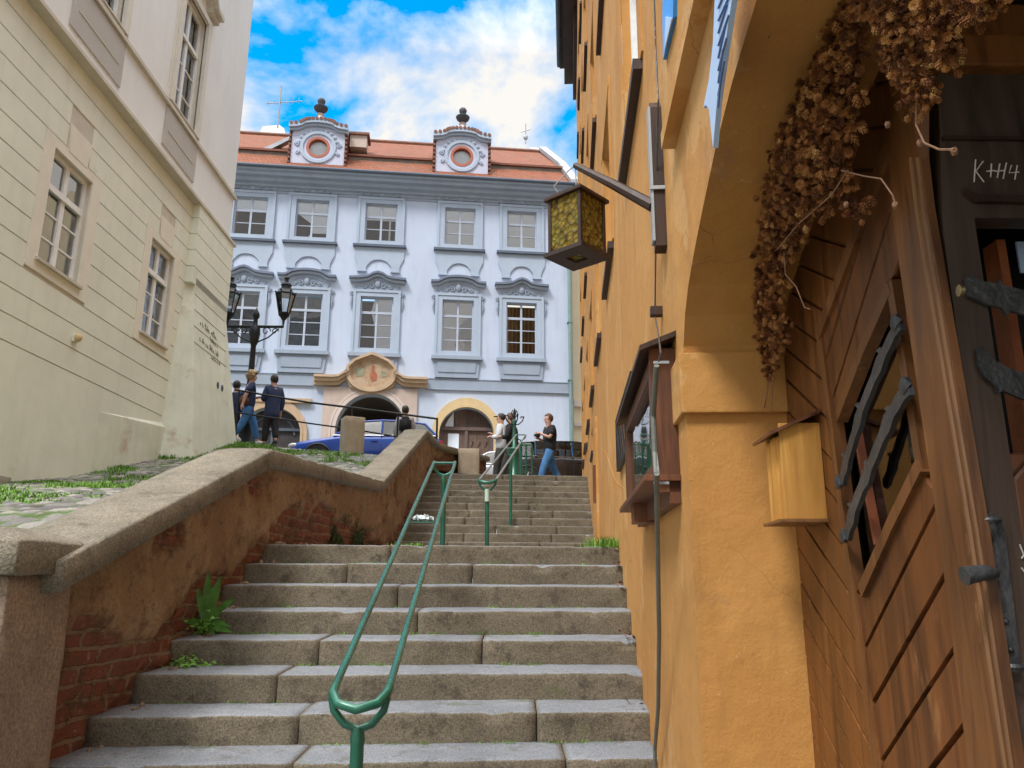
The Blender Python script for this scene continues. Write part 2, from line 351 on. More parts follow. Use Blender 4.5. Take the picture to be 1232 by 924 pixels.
M['hairblond']=flat('blond_hair',(.34,.22,.11),.7,var=.4); M['hairdark']=flat('dark_hair',(.025,.017,.013),.6,var=.4); M['hairbrown']=flat('brown_hair',(.09,.045,.025),.6,var=.4)
M['shoewhite']=flat('white_shoe',(.7,.7,.7),.6); M['shoedark']=flat('dark_shoe',(.02,.02,.02),.5); M['eye']=flat('eye',(.02,.015,.01),.3); M['lip']=flat('lips',(.35,.12,.10),.5)
M['carblue']=flat('blue_car_paint',(.004,.05,.34),.3,.1,.5,.4); M['carblack']=flat('black_car_paint',(.012,.012,.017),.2,.3,.5,1); M['carsilver']=flat('silver_car_paint',(.50,.53,.58),.25,.5,.5,1)
M['tyre']=flat('tyre_rubber',(.02,.02,.02),.85); M['rim']=flat('alloy_rim',(.45,.46,.48),.3,.9); M['lamp']=flat('lamp_lens',(.7,.72,.75),.1); M['tail']=flat('tail_lens',(.4,.02,.02),.15); M['chrome']=flat('chrome',(.6,.62,.65),.15,.95)
M['signblue']=flat('pale_blue_sign',(.45,.60,.86),.4); M['signstrong']=flat('strong_blue_enamel',(.03,.28,.80),.3); M['signmark']=flat('sign_lettering',(.10,.17,.38),.5)
M['chalk']=flat('white_chalk',(.62,.60,.56),.9,var=.2); M['graf']=flat('faded_ink',(.25,.24,.20),.9,var=.2); M['brass']=flat('dull_brass',(.30,.24,.12),.35,.8)
M['fresco1']=flat('fresco_red',(.40,.13,.07),.85,var=.25); M['fresco2']=flat('fresco_green',(.30,.30,.20),.85,var=.25)
def frescom():
    t=NT('faded_fresco'); n=t.noise(4.5,6,.65); col=t.ramp(n,[(.3,(.33,.20,.13)),(.5,(.47,.33,.21)),(.7,(.50,.42,.32))]); return t.fin(col,.85,None,0,.3)
M['fresco']=frescom()
M['lampglass']=glass('lantern_glass',(.85,.9,.95),.5); M['plastic']=flat('clear_litter',(.62,.68,.70),.25)
M['photo']=plain('pinned_pictures',(.30,.28,.30),.6,.8,22,.1,60,.002)

# ------------------------------------------------------------------ world, sun
W=bpy.data.worlds.new('World'); sc.world=W; W.use_nodes=True
wn=W.node_tree.nodes; wl=W.node_tree.links; wn.clear()
SUN_EL=rad(52); SUN_AZ=rad(214)   # azimuth from +Y clockwise: behind the camera, a little to the left
out=wn.new('ShaderNodeOutputWorld'); bg=wn.new('ShaderNodeBackground'); bg.inputs[1].default_value=.12
sky=wn.new('ShaderNodeTexSky'); sky.sky_type='NISHITA'; sky.sun_disc=False; sky.sun_elevation=SUN_EL; sky.sun_rotation=SUN_AZ; sky.air_density=1.0; sky.dust_density=.3; sky.ozone_density=2.0
tc=wn.new('ShaderNodeTexCoord')
sp=wn.new('ShaderNodeSeparateXYZ'); wl.new(tc.outputs['Generated'],sp.inputs[0])
def wmath(op,a,b):
    m=wn.new('ShaderNodeMath'); m.operation=op
    for i,v in enumerate((a,b)):
        if isinstance(v,(int,float)): m.inputs[i].default_value=v
        else: wl.new(v,m.inputs[i])
    return m.outputs[0]
zc=wmath('MAXIMUM',sp.outputs[2],.08); zz=wmath('ADD',zc,.25)
cb=wn.new('ShaderNodeCombineXYZ'); wl.new(wmath('DIVIDE',sp.outputs[0],zz),cb.inputs[0]); wl.new(wmath('DIVIDE',sp.outputs[1],zz),cb.inputs[1])
mp=wn.new('ShaderNodeMapping'); mp.inputs['Location'].default_value=(3.1,.9,0); wl.new(cb.outputs[0],mp.inputs[0])
n1=wn.new('ShaderNodeTexNoise'); n1.inputs['Scale'].default_value=3.0; n1.inputs['Detail'].default_value=9; n1.inputs['Roughness'].default_value=.56; n1.inputs['Distortion'].default_value=.25; wl.new(mp.outputs[0],n1.inputs['Vector'])
# more cloud low over the roofs, clearer at the top of the view
lowb=wn.new('ShaderNodeMapRange'); lowb.inputs[1].default_value=.50; lowb.inputs[2].default_value=.68; lowb.inputs[3].default_value=.115; lowb.inputs[4].default_value=-.13; wl.new(sp.outputs[2],lowb.inputs[0])
behind=wn.new('ShaderNodeMapRange'); behind.inputs[1].default_value=.25; behind.inputs[2].default_value=-.35; behind.inputs[3].default_value=0; behind.inputs[4].default_value=.12; wl.new(sp.outputs[1],behind.inputs[0])  # unseen cloud added behind the camera for more neutral light
zen=wn.new('ShaderNodeMapRange'); zen.inputs[1].default_value=.72; zen.inputs[2].default_value=.86; zen.inputs[3].default_value=0; zen.inputs[4].default_value=.25; wl.new(sp.outputs[2],zen.inputs[0])  # unseen cloud added overhead to send light down between the houses
cs=wmath('ADD',zen.outputs[0],wmath('ADD',wmath('ADD',n1.outputs['Fac'],lowb.outputs[0]),behind.outputs[0]))
cr=wn.new('ShaderNodeValToRGB'); cr.color_ramp.elements[0].position=.47; cr.color_ramp.elements[0].color=(0,0,0,1); cr.color_ramp.elements[1].position=.61; cr.color_ramp.elements[1].color=(1,1,1,1); wl.new(cs,cr.inputs[0])
sat=wn.new('ShaderNodeHueSaturation'); sat.inputs['Saturation'].default_value=1.6; sat.inputs['Hue'].default_value=.485; sat.inputs['Value'].default_value=1.25; wl.new(sky.outputs[0],sat.inputs['Color'])
mx=wn.new('ShaderNodeMix'); mx.data_type='RGBA'; wl.new(cr.outputs[0],mx.inputs[0]); wl.new(sat.outputs[0],mx.inputs[6]); cbr=wn.new('ShaderNodeMapRange'); cbr.inputs[1].default_value=.60; cbr.inputs[2].default_value=.95; cbr.inputs[3].default_value=.62; cbr.inputs[4].default_value=3.4; wl.new(sp.outputs[2],cbr.inputs[0]); ccol=wn.new('ShaderNodeVectorMath'); ccol.operation='SCALE'; ccol.inputs[0].default_value=(5.3,5.15,4.9); wl.new(cbr.outputs[0],ccol.inputs['Scale']); wl.new(ccol.outputs[0],mx.inputs[7])  # clouds made brighter overhead so the street walls catch more light
wl.new(mx.outputs[2],bg.inputs[0]); wl.new(bg.outputs[0],out.inputs[0])
sl=bpy.data.lights.new('sun','SUN'); sl.energy=1.15; sl.angle=rad(13); sl.color=(1,.97,.93)
so=bpy.data.objects.new('sun',sl); COL.objects.link(so)
sd=V((math.sin(SUN_AZ)*math.cos(SUN_EL),math.cos(SUN_AZ)*math.cos(SUN_EL),math.sin(SUN_EL)))
so.rotation_euler=sd.to_track_quat('Z','Y').to_euler()
sc.view_settings.view_transform='Standard'; sc.view_settings.look='None'; sc.view_settings.gamma=1; sc.view_settings.exposure=1.32

# ------------------------------------------------------------------ layout of the place
EDIR=V((math.cos(rad(5.3)),math.sin(rad(5.3)),0))            # direction of the steps and of the blue house front
def XL(Y): return -1.88+(Y-6.1)*.0285 if Y<16.4 else -1.586+(Y-16.4)*.3
def XS(Y): return XL(Y)-(.0 if Y>4.6 else min(.10,.12*(4.6-Y)))
def XR(Y): return .86+.072*(Y-6.3)
R1,T1=.15,.34; T2=.38; YA,ZA=6.2,.24
def prof(Y):
    P=[(-3,-1.1),(2,-.35),(3.4,.06),(4.4,.34),(10.3,1.2),(16.2,2.42),(17,2.5)]
    for (a,b),(c,d) in zip(P,P[1:]):
        if Y<=c: return b+(d-b)*(Y-a)/(c-a)
    return P[-1][1]
def plaza_z(X,Y): return 2.02+.06*(Y-15.8)+.115*max(0,-.6-X)
def ramp_z(X,Y):
    s=max(0,min(1,(Y-9)/7.2)); return prof(Y)+ s*s*.075*max(0,-X-2)
def nz(p,sc_=1): return mnoise.noise(V(p)*sc_)
# stairs ------------------------------------------------------------
stair=thing('staircase','wide worn granite staircase in two flights climbing between the ochre house and low wall','staircase',(0,YA,ZA))
def step(Yf,Zt,depth,h,seed,tilt=.03):
    """one step: blocks of stone with rounded nosing; front edge passes x=-.5 at Yf and runs along EDIR"""
    rnd=random.Random(seed); mb=MB(); at=[]
    slope=EDIR.y/EDIR.x; Y0=lambda X: Yf+(X+.5)*slope
    xl=XS(Yf)-.06; xr=XR(Yf)+.05
    cuts=[xl]; x=xl+rnd.uniform(.5,1.6)
    while x<xr-.45: cuts.append(x); x+=rnd.uniform(.8,1.8)
    cuts.append(xr)
    nd=6
    pr=[(0,-h-.03),(0,-h*.75),(0,-h*.5),(0,-h*.28),(0,-.03),(.001,-.010),(.005,-.003),(.014,0)]+[(.035+(depth+.04-.035)*(i+1)/nd,tilt*(.035+(depth)*(i+1)/nd)) for i in range(nd)]
    for a,b in zip(cuts,cuts[1:]):
        n=max(6,int((b-a)/.045)); off=rnd.uniform(-.005,.005); dz=rnd.uniform(-.004,.004)
        vs=[];m=len(pr); a+=.004; b-=.004
        for i in range(n+1):
            X=a+(b-a)*i/n; ed=min(i,n-i); rr=.006 if ed==0 else 0
            for (dy,dz_) in pr:
                q=V((X,Y0(X)+dy+off+rr*(1 if dy<.02 else 0),Zt+dz_+dz-(rr*.4 if dz_>-.02 else 0)))
                w=.007*nz((q.x*5,q.y*5+seed*3.1,q.z*9))+.004*nz((q.x*17,q.y*17,q.z*23+seed))
                chip=max(0,nz((q.x*6.3+seed*7,seed,2))-.33)*.07 if abs(dz_)<.035 and dy<.04 else 0
                q.y+= w if dy<.03 else 0; q.z+= w*.6 if dz_>-.02 else 0
                q.z-=chip; q.y+=chip*.8
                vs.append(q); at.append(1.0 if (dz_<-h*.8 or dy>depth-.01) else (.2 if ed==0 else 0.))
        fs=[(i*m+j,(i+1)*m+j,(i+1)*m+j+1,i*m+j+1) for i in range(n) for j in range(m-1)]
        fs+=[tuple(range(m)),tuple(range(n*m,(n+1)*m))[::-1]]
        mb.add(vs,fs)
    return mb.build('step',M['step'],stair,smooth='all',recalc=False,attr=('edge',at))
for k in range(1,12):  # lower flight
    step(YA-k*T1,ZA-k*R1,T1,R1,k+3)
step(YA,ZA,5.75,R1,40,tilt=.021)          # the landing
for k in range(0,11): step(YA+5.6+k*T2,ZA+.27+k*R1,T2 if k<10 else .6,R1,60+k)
# bottom ground
mb=MB(); zg=ZA-11*R1-.15
mb.add([(-30,-30,zg),(3,-30,zg),(3,3.2,zg),(-30,3.2,zg)],[(0,1,2,3)]); struct(mb.build('lower_pavement',M['cobble'],recalc=False))
mb=MB(); mb.add([(-400,-400,-2.2),(400,-400,-2.2),(400,600,-2.2),(-400,600,-2.2)],[(0,1,2,3)]); struct(mb.build('ground',M['asphalt'],recalc=False))
# plaza / upper street
mb=MB(); vs=[];fs=[]; nx,ny=60,30; 
for j in range(ny+1):
    for i in range(nx+1):
        X=-26+i*.5; Y=15.95+j*.5+max(0,(X+.5))*.09 if X>-1.9 else 16.1+j*.5
        vs.append((X,Y,plaza_z(X,Y)))
for j in range(ny):
    for i in range(nx): fs.append((j*(nx+1)+i,j*(nx+1)+i+1,(j+1)*(nx+1)+i+1,(j+1)*(nx+1)+i))
mb.add(vs,fs); struct(mb.build('upper_street',M['cobble'],smooth='all',recalc=False))
# ramp: every cobble is a real bump ----------------------------------------
def rampmat():
    t=NT('mossy_ramp_cobbles'); e=t.smooth(t.attr('joint'),.12,.42); tone=t.attr('tone')
    stone=t.ramp(tone,[(.1,(.09,.085,.08)),(.5,(.17,.16,.145)),(.9,(.27,.25,.22))]); stone=t.mix(1.0,stone,t.ramp(t.noise(60,3,.7),[(.35,(.7,.7,.7)),(.65,(1.25,1.25,1.25))]),'MULTIPLY')
    j=t.mix(t.smooth(t.noise(1.1,4,.6),.40,.52),(.05,.038,.026),(.06,.11,.018))
    return t.fin(t.mix(e,j,stone),t.math('MULTIPLY_ADD',e,-.25,.9),t.bump(t.noise(70,4,.7),.4,.006),0,.5)
M['rampcobble']=rampmat()
mb=MB(); vs=[];fs=[];jn=[];tn_=[]; nx,ny=150,430
for j in range(ny+1):
    Y=2.2+14.2*j/ny
    for i in range(nx+1):
        x0=-6.6; x1=XL(Y)-.2; X=x0+(x1-x0)*i/nx
        dd,pp=mnoise.voronoi(V((X*7.2,Y*6.4,0.3))); g=min(1,(dd[1]-dd[0])*1.6)
        vs.append((X,Y,ramp_z(X,Y)+.02*nz((X*1.5,Y*1.5,0))+.028*(min(1,g/.55)**.6)-.02)); jn.append(g); tn_.append((mnoise.cell(pp[0]*3.7+V((.5,.5,.5)))+1)*.5)
for j in range(ny):
    for i in range(nx): fs.append((j*(nx+1)+i,j*(nx+1)+i+1,(j+1)*(nx+1)+i+1,(j+1)*(nx+1)+i))
mb.add(vs,fs); struct(mb.build('cobbled_ramp',M['rampcobble'],smooth='all',recalc=False,attr=[('joint',jn),('tone',tn_)]))
# grass in the joints of the ramp
def blade(mb,p,h,w,lean,ang):
    d=V((math.cos(ang),math.sin(ang),0)); s=V((-d.y,d.x,0))*w; p=V(p); m=p+d*lean*.35*h+V((0,0,h*.6)); t=p+d*lean*h+V((0,0,h))
    mb.add([p-s,p+s,m+s*.7,m-s*.7,t],[(0,1,2,3),(3,2,4)],ID)
rg=random.Random(5); mb=MB()
def gpatch(n,fx,fy,h0,thr,sc1=.9,seed=0):
    c=0;tr=0
    while c<n and tr<n*30:
        tr+=1; X=rg.uniform(*fx); Y=rg.uniform(*fy)
        if X>XL(Y)-.42: continue
        if mnoise.noise(V((X*sc1,Y*sc1*.8,seed)))+.35*mnoise.noise(V((X*4,Y*4,seed+5)))<thr: continue
        dd,pp=mnoise.voronoi(V((X*7.2,Y*6.4,0.3)))
        if (dd[1]-dd[0])*1.6>.5: continue
        blade(mb,(X,Y,ramp_z(X,Y)-.01),rg.uniform(.3,1.1)*h0,.006+.004*rg.random(),rg.uniform(0,.9),rg.uniform(0,6.3)); c+=1
gpatch(16000,(-6.2,-2.1),(4.2,11),.04,.10); gpatch(12000,(-6.2,-1.9),(10.3,16.1),.06,.12,1.0,3); gpatch(3500,(-6.3,-5.0),(13.5,16.3),.08,.0,1,1); gpatch(2500,(-6.3,-4.4),(6.5,9.2),.07,.0,1,7)
o=mb.build('ramp_grass',M['grass'],recalc=False); o['kind']='stuff'

# ------------------------------------------------------------------ parapet wall left of the steps
PW=[(3.35,.06),(5.88,.94),(10.3,1.23),(14.36,2.68),(17.0,2.80),(19.6,2.98)]    # (Y, top of coping)
def capz(Y):
    for (a,b),(c,d) in zip(PW,PW[1:]):
        if Y<=c: return b+(d-b)*(Y-a)/(c-a)
    return PW[-1][1]
def floorz(Y):
    if Y<YA: return ZA-math.ceil((YA-Y)/T1-1e-6)*R1
    if Y<YA+5.6: return ZA+.021*(Y-YA)
    k=min(10,int((Y-YA-5.6)/T2)); z=ZA+.27+k*R1
    return z if Y<15.9 else plaza_z(XL(Y),Y)
pw=thing('parapet_wall','crumbling plaster and brick parapet wall with stone coping beside the steps','wall',(XL(3.4),3.4,zg))
mb=MB(); at=[]; ny=420; nh=44; vs=[]
for i in range(ny+1):
    Y=3.56+(19.5-3.56)*(i/ny)
    zb=floorz(max(3.3,Y-.2))-.35; zt=capz(Y)-.10
    for j in range(nh+1):
        z=zb+(zt-zb)*j/nh; base=(ZA-(YA-Y)*R1/T1+.02) if Y<YA+.2 else (ZA+.1 if Y<11.6 else ZA+.27+(Y-YA-5.6)*R1/T2); hgt=z-base+.22*nz((Y*1.9,z*1.9,6))+.07*nz((Y*7,z*7,16))
        lim=.14+.16*nz((Y*.7,3,1))
        if Y<4.9: lim+=.27*(4.9-Y)
        if 6.6<Y<9.5: lim+=.12
        mk=max(0,min(1,(lim-hgt)/.035+.5)); hole=max(0,min(1,(nz((Y*2.2,z*2.2,8))-.42)/.06))
        mk=max(mk,hole*(1 if Y<13 else .4))
        d=-.03*mk+.03*nz((Y*2.3,z*2.3,0))+.024*nz((Y*8,z*8,4))+.016*nz((Y*21,z*21,4))
        if mk>.5:
            # courses of real brick relief
            r=(z/.083)%1; u=((Y+.135*(int(math.floor(z/.083))%2))/.27)%1
            jt=min(r,1-r)*.083; ju=min(u,1-u)*.27; g=min(jt,ju)
            if g<.009: d-=.012
            d+=.012*mnoise.cell(V((math.floor(z/.083)*1.7,math.floor((Y+.135*(int(math.floor(z/.083))%2))/.27)*2.3,0)))
        vs.append((XS(Y)+d+.002,Y,z)); at.append(mk)
fs=[(i*(nh+1)+j,(i+1)*(nh+1)+j,(i+1)*(nh+1)+j+1,i*(nh+1)+j+1) for i in range(ny) for j in range(nh)]
mb.add(vs,fs)
n0=len(mb.v)
# back and end closing faces
mb.add([(XL(19.5)+.02,19.5,1.9),(XL(19.5)-.45,19.5,1.9),(XL(19.5)-.45,19.5,capz(19.5)-.1),(XL(19.5)+.02,19.5,capz(19.5)-.1)],[(0,1,2,3)])
mb.add([(XL(y)-.3,y,z) for y in (3.3,4.5,5.88,8,10.3,12.3,14.36,17,19.5) for z in (capz(y)-1.2,capz(y)-.08)],[(2*i,2*i+1,2*i+3,2*i+2) for i in range(8)])
at+= [0]*(len(mb.v)-n0)
mb.build('wall_face',M['wall'],pw,smooth='all',recalc=False,attr=('mask',at))
# coping: stones laid along the wall, mitred at the kinks
def coping(Ya,Yb,joint=1.25,seed=1):
    mb=MB(); n=int((Yb-Ya)/.06)+1; vs=[]; w0=.075; w1=-.36; th=.135
    sec=[(w0,-th),(w0+.002,-th*.5),(w0,-.012),(w0-.008,-.003),(w0-.02,0),(-.05,.006),(-.17,.008),(-.28,.006),(w1,-.004),(w1,-th)]
    for i in range(n+1):
        Y=Ya+(Yb-Ya)*i/n; z=capz(Y)
        jj=abs(((Y-Ya)%joint)); g=.012 if (jj<.035 and i not in (0,n)) else 0
        for (a,b) in sec:
            w=.004*nz((Y*5,a*9,b*9+seed))+.003*nz((Y*19,a*19,b*19))
            ch=max(0,nz((Y*2.6+seed*5,1,1))-.25)*.05 if a>w0-.04 and b>-.03 else 0
            vs.append((XL(Y)+a+w-g*(a>0)-ch,Y,z+b+w*.7-g-ch*.6))
    m=len(sec); fs=[(i*m+j,(i+1)*m+j,(i+1)*m+(j+1)%m,i*m+(j+1)%m) for i in range(n) for j in range(m)]
    fs+=[tuple(range(m)),tuple(range(n*m,(n+1)*m))]
    mb.add(vs,fs); return mb.build('coping',M['capstone'],pw,smooth='all')
for (a,_),(b,_),sd_ in zip(PW,PW[1:],range(9)): coping(a+.001,b-.001,seed=sd_)
# end post
post=thing('gate_post','square sandstone end post with overhanging cap at foot of the parapet','post',(-2.2,3.35,zg))
mb=MB()
def rough_box(mb,a,b,seg=.05,amp=.006,taper=0,seed=0):
    bm=bmesh.new(); bmesh.ops.create_cube(bm,size=1)
    L=[abs(b[i]-a[i]) for i in range(3)]
    for q in bm.verts: q.co=V((a[0]+(q.co.x+.5)*(b[0]-a[0]),a[1]+(q.co.y+.5)*(b[1]-a[1]),a[2]+(q.co.z+.5)*(b[2]-a[2])))
    bmesh.ops.bevel(bm,geom=bm.edges[:],offset=.006,segments=1,affect='EDGES')
    for ax in range(3):
        n=int(L[ax]/seg)
        for k in range(1,n):
            nrm=V((0,0,0)); nrm[ax]=1; p=V(a); p[ax]=min(a[ax],b[ax])+L[ax]*k/n
            bmesh.ops.bisect_plane(bm,geom=bm.verts[:]+bm.edges[:]+bm.faces[:],plane_co=p,plane_no=nrm)
    cx,cy=(a[0]+b[0])/2,(a[1]+b[1])/2; zt=max(a[2],b[2]); 
    for q in bm.verts:
        if taper: k=1+taper*(zt-q.co.z); q.co.x=cx+(q.co.x-cx)*k; q.co.y=cy+(q.co.y-cy)*k
        d=V((nz(q.co*6+V((seed,0,0))),nz(q.co*6+V((0,9+seed,0))),nz(q.co*6+V((0,0,5)))))*amp+V((nz(q.co*21),nz(q.co*21+V((5,5,5))),0))*amp*.5
        q.co+=d
    mb.bm(bm,ID)
rough_box(mb,(-2.42,3.13,zg-.05),(-1.955,3.58,.0),taper=.05,amp=.008); mb.build('shaft',M['sand'],post,smooth=True)
mb=MB(); rough_box(mb,(-2.52,3.07,.0),(-1.905,3.66,.13),amp=.006)
for i,q in enumerate(mb.v):
    if q.z>.10:
        k=min(1,(min(q.x+2.52,-1.905-q.x,q.y-3.07,3.66-q.y))/.15); mb.v[i]=V((q.x,q.y,q.z+max(0,k)*.06))
mb.build('cap',M['capstone'],post,smooth=True)
# low wall that carries on to the left of the post
lw=MB(); rough_box(lw,(-6.3,3.2,zg-.05),(-2.5,3.5,-.02),seg=.2)
tag(lw.build('retaining_wall',M['sand'],smooth=True),'low sandstone retaining wall running left from the capped end post','wall')
# granite pillars by the top
def pillar(name,label,x0,x1,yt,Y,rz=0,group='granite pillars at the head of the steps'):
    a=onY(x0,yt,Y); b=onY(x1,yt,Y); w=b.x-a.x; cx=(a.x+b.x)/2; zb=plaza_z(cx,Y)-.1
    mb=MB(); rough_box(mb,(-w/2,-.19,0),(w/2,.19,a.z-zb),seg=.12,amp=.006); 
    o=mb.build(name,M['pillar'],smooth=True); o.location=(cx,Y,zb); o.rotation_euler=(0,0,rz); tag(o,label,'pillar',group)
M['pillar']=plain('pale_granite',(.40,.33,.24),.85,.15,5,.5,90,.004,stain=((.24,.20,.15),3,.6),streak=.2)
pillar('stone_pillar','squat granite pillar at the head of the steps beside the dark wall end',552,577,541,17.6)
pillar('stone_pillar','granite pillar standing on the ramp in front of the blue car',413,437,503,17.1,rz=rad(28))

# ------------------------------------------------------------------ blue house
OF=V((2.1,30,0)); FDIR=V((math.cos(rad(6.1)),math.sin(rad(6.1)),0)); NFc=V((FDIR.y,-FDIR.x,0)); FF=Frame(OF,FDIR,NFc)
bh=thing('blue_house','pale blue baroque town house with red tiled roof, two dormers and stone portal','house',(2.1-6,30-.5,2.5))
ULEFT,URIGHT=-19.5,.32
WU=[(-13.35,-12.05),(-10.93,-9.63),(-8.16,-6.88),(-4.93,-3.68),(-2.36,-1.13)]
Z1=(13.2,14.83); Z2=(8.65,10.8)
# openings in the wall
por=(-8.84,-6.19,5.35,6.83); dor=(-4.92,-2.81,5.35,6.4); ldo=(-12.3,-10.11,5.2,6.2)
holes=[(a,b,*Z1) for a,b in WU]+[(a,b,*Z2) for a,b in WU]+[(-16.1,-14.8,*Z1),(-16.1,-14.8,*Z2)]
ahs=[por,dor,ldo]
def wall_with_holes(mb,u0,u1,z0,z1,holes,w=0,arches=()):
    for ar in arches:
        n=24; L=arc((ar[0]+ar[1])/2,ar[2],(ar[1]-ar[0])/2,ar[3]-ar[2],180,0,n)
        mb.add([(p[0],p[1],w) for p in L]+[(p[0],ar[3]+.05,w) for p in L],[(i,i+1,n+2+i,n+1+i) for i in range(n)])
    us=sorted({u0,u1}|{h[0] for h in holes}|{h[1] for h in holes}|{a[0] for a in arches}|{a[1] for a in arches}); us=[u for u in us if u0<=u<=u1]
    for a,b in zip(us,us[1:]):
        m=(a+b)/2; cuts=[]; ar=None
        for h in holes:
            if h[0]<m<h[1]: cuts.append((h[2],h[3]))
        for h in arches:
            if h[0]<m<h[1]: ar=h
        cuts.sort(); z=z0
        if ar:
            z=ar[3]+.05
        for c in cuts:
            mb.add([(a,z,w),(b,z,w),(b,c[0],w),(a,c[0],w)],[(0,1,2,3)]); z=c[1]
        mb.add([(a,z,w),(b,z,w),(b,z1,w),(a,z1,w)],[(0,1,2,3)])
mb=MB(FF); wall_with_holes(mb,ULEFT,URIGHT,1.8,16.0,holes,0,ahs)
mb.add([(URIGHT,1.8,0),(URIGHT,1.8,-9),(URIGHT,17,-9),(URIGHT,16.3,0)],[(0,1,2,3)])
for h in holes:   # reveals
    mb.strip([(h[0],h[2]),(h[1],h[2]),(h[1],h[3]),(h[0],h[3]),(h[0],h[2])],[(h[0]-.01,h[2]-.01),(h[1]+.01,h[2]-.01),(h[1]+.01,h[3]+.01),(h[0]-.01,h[3]+.01),(h[0]-.01,h[2]-.01)],-.3,-.002)
for a in ahs:
    cx=(a[0]+a[1])/2; rx=(a[1]-a[0])/2; L=[(a[0],1.8)]+arc(cx,a[2],rx,a[3]-a[2],180,0,20)+[(a[1],1.8)]
    mb.strip(L,[(cx+(p[0]-cx)*1.03,p[1]+.03) for p in L],-.5,-.002)
mb.build('wall',M['blue'],bh,recalc=False)
# belt course, cornice
mb=MB(FF)
for a,b in ((ULEFT,-9.75),(-5.45,URIGHT)): mb.box((a,7.12,0),(b,7.5,.05)); mb.box((a,7.08,0),(b,7.12,.08)); mb.box((a,7.5,0),(b,7.54,.07))
mb.build('belt_course',M['bluegrey'],bh)
prof_c=[(0,15.16),(.06,15.16),(.08,15.24),(.18,15.28),(.20,15.36),(.36,15.42),(.40,15.54),(.56,15.58),(.58,15.70),(.68,15.74),(.70,15.83),(0,15.9)]
mb=MB(FF); n=len(prof_c); ends=(ULEFT,URIGHT+.25)
mb.add([(u,z,w) for u in ends for (w,z) in prof_c],[(i,(i+1)%n,n+(i+1)%n,n+i) for i in range(n)]+[tuple(range(n)),tuple(range(n,2*n))])
mb.build('cornice',M['cornice'],bh)
mb=MB(FF); mb.box((ULEFT,15.05,0),(URIGHT,15.16,.03)); mb.build('shadowed_frieze',M['bluedark2'] if 'bluedark2' in M else M['bluegrey'],bh)  # frieze darkened: the cornice's shadow put into its colour
mb=MB(FF); mb.tube([(ULEFT,15.88,.74),(URIGHT+.3,15.88,.74)],.07,8); mb.build('gutter',M['bluedark'],bh)
rw=random.Random(3)
def scroll(mb,cx,cz,r,w,flip=1,turns=1.4,t=.03,n=14):
    mb.tube([(cx+flip*r*(1-.75*i/n)*math.cos(turns*2*math.pi*i/n),cz+r*(1-.75*i/n)*math.sin(turns*2*math.pi*i/n),w) for i in range(n+1)],t,5)
